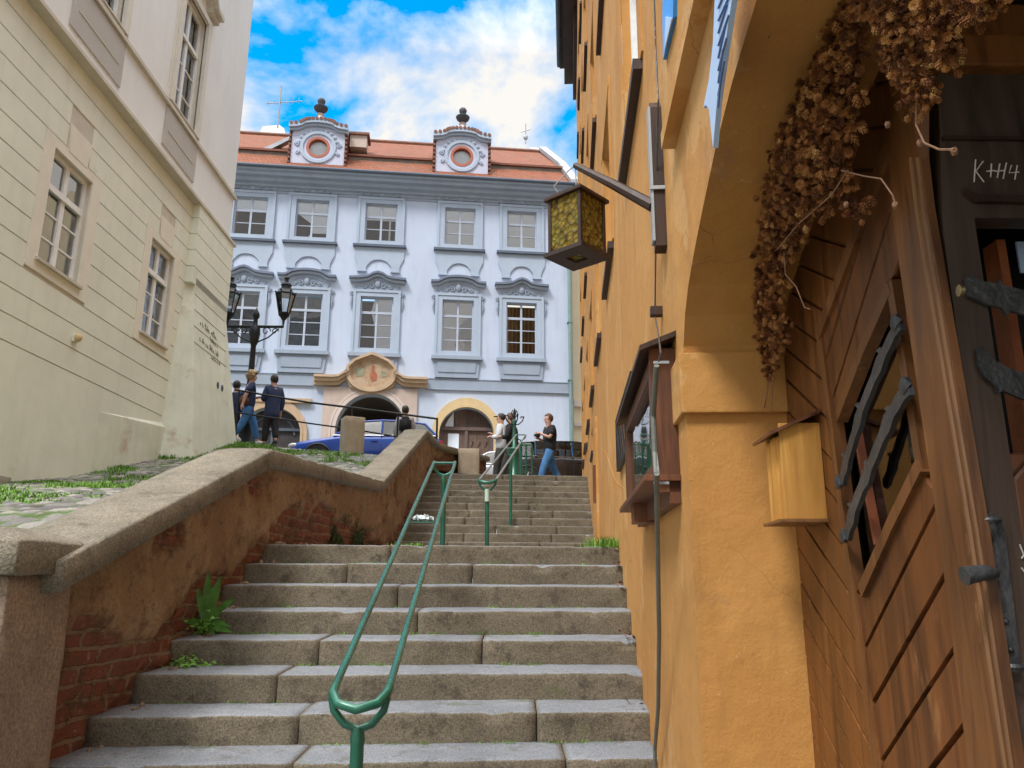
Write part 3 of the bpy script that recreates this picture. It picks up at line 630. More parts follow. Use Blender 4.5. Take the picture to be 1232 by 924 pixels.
def fwindow(a,b,row,style,kind):
    z0,z1=(Z1 if row==1 else Z2); cx=(a+b)/2
    wd=MB(FF)
    t=.26 if row==1 else .24
    sur=MB(FF)
    sur.ring([(a-t,z0-.16),(b+t,z0-.16),(b+t,z1+.22),(a-t,z1+.22)],[(a,z0),(b,z0),(b,z1),(a,z1)],0,.07)
    sur.ring([(a-t-.05,z0-.2),(b+t+.05,z0-.2),(b+t+.05,z1+.27),(a-t-.05,z1+.27)],[(a-t+.05,z0-.14),(b+t-.05,z0-.14),(b+t-.05,z1+.17),(a-t+.05,z1+.17)],0,.10)
    S=sur.build('window_surround',M['bluelight'],bh)
    dk_=MB(FF)
    if row==1:
        dk_.box((a-t-.16,z0-.30,0),(b+t+.16,z0-.2,.17)); dk_.build('sill',M['bluedark'],S)
        ap=MB(FF)
        L=[(a-t-.1,z0-.3),(a-t-.08,z0-.75),(a-t+.05,z0-1.05),(a-t+.1,z0-1.28),(a+.12,z0-1.28),(a+.16,z0-1.1)]+[(cx+(b-a)*.33*math.cos(rad(180-q)),z0-1.1+.28*math.sin(rad(q))) for q in range(20,161,20)]+[(b-.16,z0-1.1),(b-.12,z0-1.28),(b+t-.1,z0-1.28),(b+t-.05,z0-1.05),(b+t+.08,z0-.75),(b+t+.1,z0-.3)]
        ap.prism(L,0,.06); ap.box((a-t+.06,z0-1.36,0),(a+.16,z0-1.28,.09)); ap.box((b-.16,z0-1.36,0),(b+t-.06,z0-1.28,.09))
        ap.build('apron',M['bluelight'],S)
        om=MB(FF)
        for f in (-1,1):
            scroll(om,cx+f*.28,z1+.40,.11,.09,f,t=.035); scroll(om,cx+f*.60,z1+.40,.10,.09,-f,t=.035); scroll(om,cx+f*.86,z1+.34,.08,.09,f,t=.03)
        om.ball((cx,z1+.45,.05),(.14,.16,.07),FF,2); om.tube([(cx-.95,z1+.32,.05),(cx-.4,z1+.62,.05),(cx,z1+.66,.05),(cx+.4,z1+.62,.05),(cx+.95,z1+.32,.05)],.04,6)
        om.build('stucco_ornament',M['bluegrey'],S)
    else:
        dk_.box((a-t-.14,z0-.34,0),(b+t+.14,z0-.2,.18)); dk_.build('sill',M['bluegrey'],S)
        ap=MB(FF); ap.prism([(a-t-.05,z0-.34),(a-t+.02,z0-1.0),(b+t-.02,z0-1.0),(b+t+.05,z0-.34)],0,.07); ap.prism([(a-t+.1,z0-.44),(a-t+.14,z0-.86),(b+t-.14,z0-.86),(b+t-.1,z0-.44)],.07,.1); ap.box((a-t+.02,z0-1.08,0),(b+t-.02,z0-1.0,.12)); ap.build('apron',M['bluegrey'],S)
        # pediment
        W_=t+.24; zb=z1+.60
        if style=='arch': top=[(a-W_,zb),(a-.2,zb)]+[(cx+((b-a)/2+.05)*math.cos(rad(180-q)),zb+.05+.19*math.sin(rad(q))) for q in range(10,171,16)]+[(b+.2,zb),(b+W_,zb)]
        else: top=[(a-W_,zb),(a-.05,zb+.02),(a+.25,zb+.08),(cx-.18,zb+.21),(cx,zb+.26),(cx+.18,zb+.21),(b-.25,zb+.08),(b+.05,zb+.02),(b+W_,zb)]
        pe=MB(FF); pe.strip([(p[0],p[1]+.16) for p in top],[(p[0],p[1]+.07) for p in top],0,.28); P=pe.build('pediment',M['pedi'],S)
        p2=MB(FF); p2.strip([(p[0]*.97+cx*.03,p[1]+.068) for p in top],[(p[0]*.97+cx*.03,p[1]-.03) for p in top],0,.18); 
        p2.build('pediment_moulding',M['bluelight'],P)
        fr=MB(FF); fr.prism([(a-.12,z1+.27)]+[(p[0]*.8+cx*.2,p[1]-.15) for p in top]+[(b+.12,z1+.27)],0,.05); fr.build('tympanum',M['bluegrey'],S)
        om=MB(FF)
        for f in (-1,1):
            scroll(om,cx+f*.24,z1+.44,.12,.07,f); scroll(om,cx+f*.5,z1+.40,.09,.07,-f)
            e=(b+t+.1) if f>0 else (a-t-.1); scroll(om,e,z1+.1,.09,.05,f); om.tube([(e,z1-.02,.04),(e+f*.03,z1-.3,.04),(e,z1-.55,.04)],[.035,.05,.02],5)
        om.ball((cx,z1+.52,.06),(.12,.17,.08),FF,2); om.build('stucco_ornament',M['bluegrey'],S)
    # window joinery
    ww=-.09; fr=MB(FF); k=.055
    fr.ring([(a,z0),(b,z0),(b,z1),(a,z1)],[(a+k,z0+k),(b-k,z0+k),(b-k,z1-k),(a+k,z1-k)],ww-.02,ww+.014)
    zt=z0+(z1-z0)*(.66 if row==1 else .70); tr=zt
    fr.box((cx-.04,z0+k,ww-.018),(cx+.04,z1-k,ww+.012)); fr.box((a+k,tr-.05,ww-.019),(b-k,tr+.05,ww+.018))
    nb=2 if row==1 else 3
    for i in range(1,nb):
        z=z0+(tr-z0)*i/nb; fr.box((a+k,z-.018,ww-.016),(b-k,z+.016,ww+.008))
    fo=fr.build('window_frame',M['fwhite'] if style!='x' else M['white'],S)
    g=MB(FF); g.box((a+k,z0+k,ww-.006),(b-k,z1-k,ww-.003)); g.build('pane',M['glass'],S)
    r=MB(FF); r.box((a-.02,z0-.02,-.62),(b+.02,z1+.02,-.58)); r.build('room_back',M['room_brown'] if kind in ('darkred','brown') else M['room'],S)
    bl=MB(FF)
    if kind=='halfblind': bl.box((a+k,tr-.03,ww-.04),(b-k,z1-k,ww-.025))
    if kind=='open': bl.box((a+k,tr-.12,ww-.04),(b-k,z1-k,ww-.025)); bl.box((b-.32,z0+k,ww-.05),(b-.25,tr,ww-.045))
    if kind=='angled': bl.box((a+k,tr-.03,ww-.04),(b-k,z1-k,ww-.025)); bl.prism([(a+.1,tr-.03),(cx-.05,tr-.4),(cx-.03,tr-.03)],ww-.04,ww-.025); bl.box((cx,z0+.25,ww-.045),(b-k,tr,ww-.03)); bl.prism([(cx-.12,z0+k),(cx,z0+.3),(cx,z0+k)],ww-.045,ww-.03)
    if kind=='full': bl.box((a+k,z0+k,ww-.04),(b-k,z1-k,ww-.025))
    if kind=='curtain': bl.prism([(cx-.1,z1-k),(cx-.22,z1-.6),(cx+.02,z0+.7),(cx+.05,z0+k),(b-k,z0+k),(b-k,z1-k)],ww-.04,ww-.025)
    if kind=='brown': 
        for i in range(7): bl.tube([(a+.12+i*(b-a-.24)/6,z0+k,-.4),(a+.14+i*(b-a-.24)/6,z1-.1,-.4)],.04,6)
        bl.build('drape',M['curtainbrown'],S); return
    if kind=='grey':
        bl.box((a+k,z0+k,ww-.09),(b-k,z1-k,ww-.07)); bl.build('curtain',M['curtaindim'],S); return
    if bl.v: bl.build('blind',M['blind'],S)
M['fwhite']=plain('window_white',(.42,.47,.56),.6,.05,5,.1,60,.002); M['curtainbrown']=plain('brown_drape',(.16,.10,.06),.9,.3,6); M['curtaindim']=plain('dim_net',(.12,.14,.17),.9,.3,4)
kinds1=['halfblind','angled','open','full','full']; kinds2=['grey','grey','curtain','full','brown']
for i,(a,b) in enumerate(WU):
    fwindow(a,b,1,'arch',kinds1[i]); fwindow(a,b,2,'arch' if i in (1,3) else 'point',kinds2[i])
fwindow(-16.1,-14.8,1,'arch','grey'); fwindow(-16.1,-14.8,2,'point','grey')
# portal -------------------------------------------------------------
pm=MB(FF); cx=-7.58
U0,U1=-9.0,-6.1
aL=arc((por[0]+por[1])/2,por[2],(por[1]-por[0])/2,por[3]-por[2],180,0,24)
left=[( -9.35,7.05)]+[(-9.35+(3.55)*(i/24),7.05) for i in range(1,24)]+[(-5.8,7.05)]
pm.strip([(p[0],7.05) for p in aL],aL,0,.10)
for a_,b_ in ((-9.35,por[0]),(por[1],-5.8)): pm.box((a_,1.8,0),(b_,7.05,.10))
pm.build('portal_surround',M['pink'],bh)
pm=MB(FF)
for d0,d1,w in ((-.0,.14,.16),(.16,.24,.14)):
    o_=arc((por[0]+por[1])/2,por[2],(por[1]-por[0])/2+d1,por[3]-por[2]+d1,180,0,24); i_=arc((por[0]+por[1])/2,por[2],(por[1]-por[0])/2+d0,por[3]-por[2]+d0,180,0,24); pm.strip(o_,i_,.09,w)
    pm.box((por[0]-d1,1.8,.09),(por[0]-d0,por[2],w)); pm.box((por[1]+d0,1.8,.09),(por[1]+d1,por[2],w))
pm.build('arch_moulding',M['pinklight'] if 'pinklight' in M else plain('light_pink_stone',(.62,.52,.47),.8,.08,2),bh)
# swan-neck cornice over the portal, rising round the cartouche
def swan(off): 
    L=[(-9.72,7.10),(-9.0,7.10),(-8.8,7.13),(-8.55,7.3),(-8.42,7.36)]
    return [(p[0],p[1]+off) for p in L]
pm=MB(FF)
for (o1,o0,w) in ((.36,.27,.42),(.27,.14,.34),(.14,.0,.22)):
    A=swan(o1);B=swan(o0); pm.strip(A,B,.02,w); mir=lambda L:[(2*cx-p[0],p[1]+.02) for p in L]; pm.strip(mir(A),mir(B),.02,w)
el=lambda rx,rz,n=40:[(cx+rx*math.cos(2*math.pi*i/n),7.6+rz*math.sin(2*math.pi*i/n)) for i in range(n)]
hood=[(cx-1.02,7.55),(cx-.93,7.85),(cx-.68,8.12),(cx-.3,8.3),(cx,8.42),(cx+.3,8.3),(cx+.68,8.12),(cx+.93,7.85),(cx+1.02,7.55)]
pm.strip(hood,[(cx+(p[0]-cx)*.9,7.6+(p[1]-7.6)*.86) for p in hood],.02,.42)
P=pm.build('portal_cornice',M['ochre_stone'],bh)
pm=MB(FF); pm.ring(el(.95,.74),el(.80,.60),.05,.32); pm.ring(el(.80,.60),el(.74,.54),.05,.24); pm.prism([(cx-1.05,7.5),(cx-.8,7.05),(cx-.35,6.86),(cx,6.8),(cx+.35,6.86),(cx+.8,7.05),(cx+1.05,7.5),(cx+.8,7.9),(cx-.8,7.9)],.02,.2); pm.build('cartouche',M['ochre_stone'],P,smooth=True)
pm=MB(FF); pm.prism(el(.76,.56),.05,.22); fr_=pm.build('painted_medallion',M['fresco'],P)
pm=MB(FF); w=.225
pm.prism([(cx+.02,7.95),(cx+.12,7.88),(cx+.1,7.7),(cx+.22,7.55),(cx+.2,7.32),(cx+.02,7.28),(cx-.06,7.5),(cx+.0,7.7)],w,w+.01); pm.build('figure_patch',M['fresco1'],fr_)
pm=MB(FF); pm.prism([(cx-.6,7.72),(cx-.45,7.85),(cx-.25,7.75),(cx-.3,7.5),(cx-.55,7.45)],w,w+.008); pm.build('foliage_patch',M['fresco2'],fr_); pm=MB(FF); pm.prism([(cx+.35,7.7),(cx+.55,7.7),(cx+.6,7.5),(cx+.4,7.45)],w,w+.008); pm.build('foliage_patch',M['fresco2'],fr_)
# passage behind the portal
pm=MB(FF); L=[(por[0]-.15,1.8),(por[0]-.15,por[2]-.1)]+arc((por[0]+por[1])/2,por[2]-.1,(por[1]-por[0])/2+.15,por[3]-por[2]+.1,180,0,20)+[(por[1]+.15,por[2]-.1),(por[1]+.15,1.8)]
n=len(L); pm.add([(p[0],p[1],w) for w in (-.5,-7) for p in L],[(i,i+1,n+i+1,n+i) for i in range(n-1)]); pm.add([(por[0]-.2,1.8,-7),(por[1]+.2,1.8,-7),(por[1]+.2,7,-7),(por[0]-.2,7,-7)],[(0,1,2,3)])
pm.build('passage',M['passage'],bh,recalc=False)
pm=MB(FF); pm.box((por[0]+.02,2,-1.4),(por[0]+.5,6.1,-1.3)); pm.box((por[0]+.03,2,-1.5),(por[0]+.1,6.1,-.45)); pm.build('open_gate_leaf',M['room_brown'],bh)
# doors with arched trim
def arched_door(d,trim,side,nm,mat):
    cx=(d[0]+d[1])/2; rx=(d[1]-d[0])/2; ry=d[3]-d[2]
    q=MB(FF); q.strip([(d[0]-side,1.8)]+arc(cx,d[2],rx+side,ry+side+.1,180,0,24)+[(d[1]+side,1.8)],[(d[0],1.8)]+arc(cx,d[2],rx,ry,180,0,24)+[(d[1],1.8)],0,.12)
    q.strip([(d[0]-side*.35,1.8)]+arc(cx,d[2],rx+side*.35,ry+side*.35,180,0,24)+[(d[1]+side*.35,1.8)],[(d[0],1.8)]+arc(cx,d[2],rx,ry,180,0,24)+[(d[1],1.8)],.118,.15)
    T=q.build('door_surround',trim,bh)
    q=MB(FF); q.prism([(d[0],1.8)]+arc(cx,d[2],rx,ry,180,0,24)+[(d[1],1.8)],-.34,-.3); D=q.build('arched_door',mat,bh)
    return D,cx
D,cx=arched_door(dor,M['yellow_trim'],.28,'d',M['doorbrown'])
q=MB(FF); q.box((dor[0],5.55,-.3),(dor[1],5.68,-.2)); q.box((dor[0]+.02,1.8,-.3),(dor[0]+.12,5.55,-.24)); q.box((cx-.06,1.8,-.3),(cx+.06,5.55,-.22)); q.box((dor[1]-.12,1.8,-.3),(dor[1]-.02,5.55,-.24)); q.box((cx-.42,5.68,-.3),(cx-.36,6.36,-.24))
for i in range(12): q.box((cx-.0+i*.085,5.7,-.3),(cx+.025+i*.085,6.1+.28*math.sqrt(max(0,1-(i/12)**2)),-.25))
q.build('door_frame',plain('grey_brown_door_frame',(.15,.105,.095),.6,.15,5),D)
q=MB(FF); q.box((dor[0]+.35,4.2,-.3),(cx-.28,5.42,-.285)); q.prism([(dor[0]+.22,5.7),(dor[0]+.35,5.98),(cx-.5,6.28),(cx-.5,5.7)],-.3,-.285); q.build('door_glazing',M['blind'],D)
q=MB(FF)
for i in range(9):
    u=cx+.2+(i%3)*.27; z=4.3+(i//3)*.42; q.tube([(u,z-.2,-.285),(u+.05,z,-.27),(u-.03,z+.2,-.285)],[.02,.035,.015],6)
q.build('door_carving',M['doorbrown'],D)
D,cx=arched_door(ldo,M['ochre_stone'],.24,'l',M['doordark'] if 'doordark' in M else wood('dark_coach_door',(.05,.04,.042),(.02,.016,.016)))
q=MB(FF); q.box((ldo[0],5.35,-.3),(ldo[1],5.45,-.2)); q.box((cx-.04,1.8,-.3),(cx+.04,6.1,-.22)); q.strip(arc(cx,ldo[2]+.0,.85,.75,180,0,14),arc(cx,ldo[2],.79,.69,180,0,14),-.3,-.24); q.build('door_frame',M['bluedark'],D)
q=MB(FF); q.box((-12.6,6.38,0),(-9.78,6.55,.16)); q.build('door_hood',M['ochre_stone'],D)
# quoin / rusticated lower corner & skirting
q=MB(FF); q.box((ULEFT,1.8,0),(-12.7,3.6,.06)); q.box((-9.84,1.8,0),(-9.4,3.9,.06)); q.box((-5.75,1.8,0),(-5.25,3.6,.06)); q.box((-2.5,1.8,0),(URIGHT,3.5,.06)); q.build('plinth',M['bluegrey'],bh)
# drainpipe
q=MB(FF); q.tube([(.2,15.95,.6),(.2,15.4,.45),(.2,15.0,.14),(.2,2.4,.14)],.065,10); 
for z in (5,7.6,10,12.5,14.6): q.box((.11,z,0),(.29,z+.05,.22))
q.build('drainpipe',M['copper'],bh)
# roof
rf=MB(Frame(OF,EDIR,NFc))
def quad(mb,a,b,c,d): mb.add([a,b,c,d],[(0,1,2,3)])
RU0,RU1=-13.3,.1
e0=(.60,15.9); k1=(-.35,FF.px(500,197,-.35)[1]); k2=(-.5,FF.px(500,190.5,-.35)[1]); rg_=(-4.2,FF.px(500,174,-4.2)[1])
rt=MB(FF)
quad(rt,(ULEFT,e0[1],e0[0]),(.35,e0[1],e0[0]),(.12,k1[1],k1[0]),(ULEFT,k1[1],k1[0]))
quad(rt,(ULEFT,k2[1],k2[0]+.15),(.05,k2[1],k2[0]+.15),(-.3,rg_[1],rg_[0]),(ULEFT,rg_[1],rg_[0]))
quad(rt,(ULEFT,rg_[1],rg_[0]),(-.3,rg_[1],rg_[0]),(.3,16.5,-9),(ULEFT,16.5,-9))
class RoofFix: pass
Rf=rt.build('roof',M['roof'],bh,recalc=False)
q=MB(FF); q.box((ULEFT,k1[1]-.02,k1[0]-.3),(.08,k2[1]-.06,k1[0]-.06)); q.build('snow_board',wood('weathered_board',(.22,.17,.13),(.10,.07,.05),ax=0),Rf)
q=MB(FF); q.box((ULEFT,k2[1]-.06,k1[0]-.2),(.1,k2[1]+.03,k1[0]+.03)); q.build('roof_edge_board',plain('rust_red_edge',(.20,.07,.04),.7,.2,6),Rf)
q=MB(FF); q.tube([(ULEFT,rg_[1]+.03,rg_[0]),(-.3,rg_[1]+.03,rg_[0])],.11,8); q.build('ridge_tiles',M['tile'],Rf)
# verge at the right end
q=MB(FF)
vp=[(.42,15.93,.62),(.22,k1[1]+.05,k1[0]),(.1,k2[1]+.1,k2[0]),(-.22,rg_[1]+.1,-4.2)]
for a,b in zip(vp,vp[1:]):
    q.add([(a[0]-.18,a[1],a[2]),(a[0]+.16,a[1],a[2]),(b[0]+.16,b[1],b[2]),(b[0]-.18,b[1],b[2]),(a[0]-.18,a[1]+.22,a[2]),(a[0]+.16,a[1]+.22,a[2]),(b[0]+.16,b[1]+.22,b[2]),(b[0]-.18,b[1]+.22,b[2])],[(0,1,2,3),(4,5,6,7),(0,4,7,3),(1,5,6,2),(0,1,5,4),(3,2,6,7)])
q.build('roof_verge',M['lead'],Rf)
q=MB(FF); q.add([(ULEFT,16.4,-.3),(ULEFT,16.4,-9),(ULEFT,rg_[1]-.1,-4.2)],[(0,1,2)]); q.add([(.05,16.4,-.1),(.05,16.4,-9),(-.32,rg_[1]-.1,-4.2)],[(0,1,2)]); q.build('gable',M['farcream'],Rf)
# dormers
def dormer(a,b,zb,zs,hs,rr,label):
    cx=(a+b)/2; D=MB(FF); w=.15; n=28
    top=[(a-.12,zs),(a+.25,zs+.05)]+[(cx+(b-a)*.30*math.cos(rad(180-q_)),zs+.12+hs*math.sin(rad(q_))) for q_ in range(0,181,15)]+[(b-.25,zs+.05),(b+.12,zs)]
    zc=zb+(zs-zb)*.56
    circ=lambda r:[(cx+r*math.cos(2*math.pi*i/n),zc+r*math.sin(2*math.pi*i/n)) for i in range(n)]
    # front with a round hole: outer boundary sampled radially
    outer=[]
    for i in range(n):
        an=2*math.pi*i/n; dx,dz=math.cos(an),math.sin(an); t=1e9
        if dx>1e-6: t=min(t,(b-cx)/dx)
        if dx<-1e-6: t=min(t,(a-cx)/dx)
        if dz<-1e-6: t=min(t,(zb-zc)/dz)
        if dz>1e-6: t=min(t,(zs-zc)/dz)
        outer.append((cx+dx*t,zc+dz*t))
    D.ring(outer,circ(rr),-.0,w); D.prism([(a,zs-.01)]+top[1:-1]+[(b,zs-.01)],0,w-.003)
    for x0,x1,z0 in ((a,a+.01,0),(b-.01,b,0)): D.box((x0,zb,-1.8),(x1,zs,w-.01))
    d=D.build('dormer',M['lilac'],bh)
    q=MB(FF); q.strip([(p[0]*1.0,p[1]+.12) for p in top],[(p[0],p[1]-.04) for p in top],.0,w+.24); q.strip([(p[0],p[1]-.042) for p in top],[(p[0],p[1]-.14) for p in top],.0,w+.12); q.build('dormer_cornice',M['bluelight'],d)
    q=MB(FF)
    for k in range(len(top)-1):
        p0,p1=top[k],top[k+1]; L=math.hypot(p1[0]-p0[0],p1[1]-p0[1]); m=max(1,int(L/.17))
        for j in range(m):
            t=(j+.5)/m; x=p0[0]+(p1[0]-p0[0])*t; z=p0[1]+(p1[1]-p0[1])*t+.13; q.tube([(x,z,w+.27),(x,z+.06,-1.9)],.075,6)
    for x,f in ((a-.06,-1),(b+.06,1)):
        for j in range(9): q.tube([(x,zb+.05+j*(zs-zb)/9,w+.1),(x,zb+.12+j*(zs-zb)/9,-1.6)],.06,6)
    q.build('dormer_tiles',M['tile'],d)
    q=MB(FF); q.ring(circ(rr+.26),circ(rr+.13),w-.01,w+.06); 
    for an in list(range(20,165,16)): 
        if 60<an<120 or an%32: q.ball((cx+(rr+.33)*math.cos(rad(an)),zc+(rr+.33)*math.sin(rad(an)),w+.02),(.10,.08,.05),FF,1)
    for f in (-1,1):
        scroll(q,cx+f*(rr+.38),zc+.1,.1,w+.03,f); scroll(q,cx+f*(rr+.34),zc-.28,.08,w+.03,-f)
    q.build('dormer_stucco',M['bluelight'],d)
    q=MB(FF); q.ring(circ(rr+.01),circ(rr-.10),w-.22,w+.02); q.build('round_frame',M['redframe'],d)
    q=MB(FF); q.prism(circ(rr-.09),w-.14,w-.13); q.build('pane',M['glass'],d)
    q=MB(FF); q.prism(circ(rr-.09),w-.24,w-.22); q.build('blind',M['blind'],d)
    # urn
    zt=zs+.12+hs+.12; P0=FF((cx,zt,.12)); q=MB()
    q.lathe([(.16,-.05),(.18,.1),(.13,.14),(.10,.28),(.16,.34)],P0,14); u=q.build('urn_base',M['farwhite'],d,smooth=True)
    q=MB(); q.lathe([(.16,.34),(.12,.38),(.10,.42),(.26,.56),(.30,.66),(.25,.70),(.14,.76),(.10,.80),(.15,.9),(.17,.99),(.12,1.08),(.03,1.12)],P0,14); q.build('urn',M['urn'],d,smooth=True)
M['lilac']=plain('lilac_plaster',(.52,.54,.66),.85,.05,2,.2,50,.003); M['redframe']=plain('brick_red_frame',(.40,.13,.08),.7,.1,6); M['farwhite']=plain('pinkish_white_stone',(.6,.52,.48),.8,.1,4); M['urn']=plain('blackened_stone_urn',(.07,.07,.08),.7,.3,6)
dormer(-11.3,-9.15,16.15,17.95,.16,.47,'')
dormer(-5.4,-3.2,16.15,17.95,.16,.47,'')
# small things on the roof
q=MB(FF); q.box((-9.0,17.5,-.9),(-8.3,18.05,-.2)); q.build('roof_hatch',M['pink'],bh)
q=MB(FF); q.box((-9.1,18.05,-1.0),(-8.2,18.15,-.1)); q.build('roof_hatch_lid',M['tile'],bh)
q=MB(FF); q.prism([FF.px(x,y,-4.4) for x,y in ((309,182),(344,172),(342,155),(336,150),(316,152),(312,160))],-5.0,-4.4); q.build('chimney',M['white'],bh)
q=MB(FF); q.prism([FF.px(x,y,-.5) for x,y in ((283,196),(306,183),(350,163),(350,167),(308,188),(285,202))],-.8,-.5); q.build('fire_wall_coping',M['lead'],bh)
q=MB(FF); q.prism([FF.px(x,y,-4.6) for x,y in ((637,186),(652,187),(651,178),(638,177))],-5.0,-4.6); q.build('chimney',M['white'],bh)
an=thing('antenna','thin television aerial with cross rods on the left end of the roof','aerial',FF((-12.6,20.2,-2.9)))
q=MB(FF); q.tube([(-12.6,19.8,-2.9),(-12.6,22.0,-2.9)],.035,6); q.tube([(-13.2,21.0,-2.9),(-11.6,21.25,-2.9)],.02,5)
for i in range(6): q.tube([(-13.1+i*.27,20.9+i*.045,-2.9),(-13.1+i*.27,21.2+i*.045,-2.9)],.012,4)
q.build('mast',M['lead'],an)
an=thing('antenna','small aerial on a mast behind the right end of the roof','aerial',FF((-1.0,20.9,-4.7)))
q=MB(FF); q.tube([(-1.0,20.9,-4.7),(-1.0,22.0,-4.7)],.03,6); q.tube([(-1.25,21.5,-4.7),(-.75,21.7,-4.7)],.02,5); q.ball((-1.0,21.25,-4.7),(.13,.16,.08),FF,2); q.build('mast',M['lead'],an)
# neighbour houses seen past the edges
nb=thing('cream_house','narrow strip of a cream house beyond the green drainpipe','house',FF((1.5,2.8,-1)))
q=MB(FF); q.box((.45,1.8,-8),(6,16,-.6)); q.build('wall',M['farcream'],nb)
q=MB(FF); q.box((.46,6.7,-.6),(6,6.95,-.5)); q.box((.46,5.9,-.6),(6,6.05,-.5)); q.build('string_course',M['farwhite'],nb)
nb=thing('peach_house','peach gable with a dark tiled verge beyond the left end of the blue house','house',FF((-18,2.8,-4)))
q=MB(FF); q.prism([(-24,1.8),(-14.2,1.8),(-14.2,18.5),(-16.3,22),(-20,24),(-24,24)],-6.5,-5.0); q.build('gable',plain('peach_plaster',(.62,.42,.25),.85,.06,1),nb)
q=MB(FF); q.strip([(-13.8,18.3),(-16.1,22.2),(-20,24.4)],[(-13.9,17.9),(-16.3,21.8),(-20,24.0)],-6.6,-4.6); q.build('verge',M['bluedark'],nb)

# ------------------------------------------------------------------ cream palace on the left
pc=onY(250,535,16.0); UL=V((-.015,1,0)).normalized(); NL=V((UL.y,-UL.x,0))
FL=Frame(V((pc.x+.015*16,0,0)),UL,NL)     # u is nearly Y
cb_=thing('cream_palace','cream rendered palace with grooved courses and tall white windows rising beside the ramp','house',(-6.6,9,.5))
LW=[(9.45,10.45,4.03,5.62),(12.47,13.42,4.0,5.7)]
UW=[(12.5,13.58,8.35,10.85),(9.45,10.55,8.35,10.85)]
hol=LW+UW
mb=MB(FL); wall_with_holes(mb,7.6,15.9,-2,14.0,[(h[0],h[1],h[2],h[3]) for h in hol],0)  # unseen top and near end cut short to let more light in
for h in hol: mb.strip([(h[0],h[2]),(h[1],h[2]),(h[1],h[3]),(h[0],h[3]),(h[0],h[2])],[(h[0]-.01,h[2]-.01),(h[1]+.01,h[2]-.01),(h[1]+.01,h[3]+.01),(h[0]-.01,h[3]+.01),(h[0]-.01,h[2]-.01)],-.28,-.002)
mb.box((15.85,-2,-8),(15.9,14,0)); mb.add([(7.6,-2,.03),(7.6,-2,-8),(7.6,14,-8),(7.6,14,.03)],[(0,1,2,3)])
mb.build('wall',M['creambase'] if 'creambase' in M else M['ledge'],cb_,recalc=False)
# grooved courses: slabs 15 mm proud of the wall with gaps between them
ys=[2.77]
zl=[2.77+.334*i for i in range(14)]
cs=MB(FL); TK=.016; G=.009
def course(z0,z1,u0,u1,cuts,w0=.0,w1=TK,mb=cs):
    iv=[(u0,u1)]
    for a,b in cuts:
        nv=[]
        for p,q_ in iv:
            if b<=p or a>=q_: nv.append((p,q_)); continue
            if a>p: nv.append((p,a))
            if b<q_: nv.append((b,q_))
        iv=nv
    for p,q_ in iv:
        if q_-p>.03: mb.box((p,z0,w0),(q_,z1,w1),bev=.004)
for z0,z1 in zip(zl,zl[1:]):
    if z1>7.15: z1=min(z1,7.12)
    cuts=[(h[0]-.24,h[1]+.24) for h in LW if h[2]-.2<z1-.05 and h[3]+.02>z0+.05]
    cuts+=[((h[0]+h[1])/2-.26,(h[0]+h[1])/2+.34) for h in LW if z0>h[3]-.2 and z0<h[3]+.5 ]
    course(z0+G,z1-G,7.6,13.98,cuts)
course(-2,2.77-G,7.6,13.98,[])
cs.build('grooved_courses',M['cream'],cb_)
# projecting end pier with battered foot (buttress)
pr=MB(FL)
pz=[2.77+.334*i for i in range(4,14)]
NB=.16
def bw(z): # extra outward batter of the pier
    return NB + max(0,(5.3-z))*.135
vs=[];zz_=[-1.0,.5,1.5,2.6,3.2,3.8,4.4,4.9,5.3,5.6]
for z in zz_: 
    k=bw(z)-NB; vs+= [(13.98-k*.9,z,0),(14.14-k*.85,z,bw(z)),(15.92+k*.9,z,bw(z)),(15.92+k*.9,z,-.5)]
fs=[(i*4+j,i*4+j+1,(i+1)*4+j+1,(i+1)*4+j) for i in range(len(zz_)-1) for j in range(3)]
pr.add(vs,fs); pr.build('battered_buttress',M['cream_low'],cb_,recalc=True)
pr=MB(FL); pr.box((13.98,5.6,0),(15.9,7.12,NB-.022))
for z0,z1 in zip(zl,zl[1:]):
    if z0<5.25: continue
    z1=min(z1,7.12); 
    if z1-z0>.1: pr.box((13.96,z0+G,0),(15.925,z1-G,NB),bev=.006)
pr.build('grooved_pier',M['cream'],cb_)
pr=MB(FL)
for z in (5.27,4.94,4.6,4.27): pr.tube([(14.13-.9*(bw(z)-NB),z,bw(z)+.001),(15.8,z-.0,bw(z)+.001)],.008,4)
pr.build('scored_joint',plain('joint_shadow',(.36,.33,.25),.9),cb_)
# foot: battered plinth
ft=MB(FL); L=[(-4,-2),(8,-2),(12.9,.4),(14.2,1.6),(14.2,2.95),(12.0,2.35),(11.4,2.2),(11.4,.5)]
ft.add([(11.3,.8,.01),(14.3,1.6,.10),(14.3,2.62,.10),(11.3,2.38,.01),(11.3,.8,.001),(14.3,1.6,.02),(14.3,2.72,.02),(11.3,2.42,.001)],[(0,1,2,3),(3,2,6,7),(0,3,7,4),(1,2,6,5)])
ft.build('plinth',M['cream_low'],cb_)
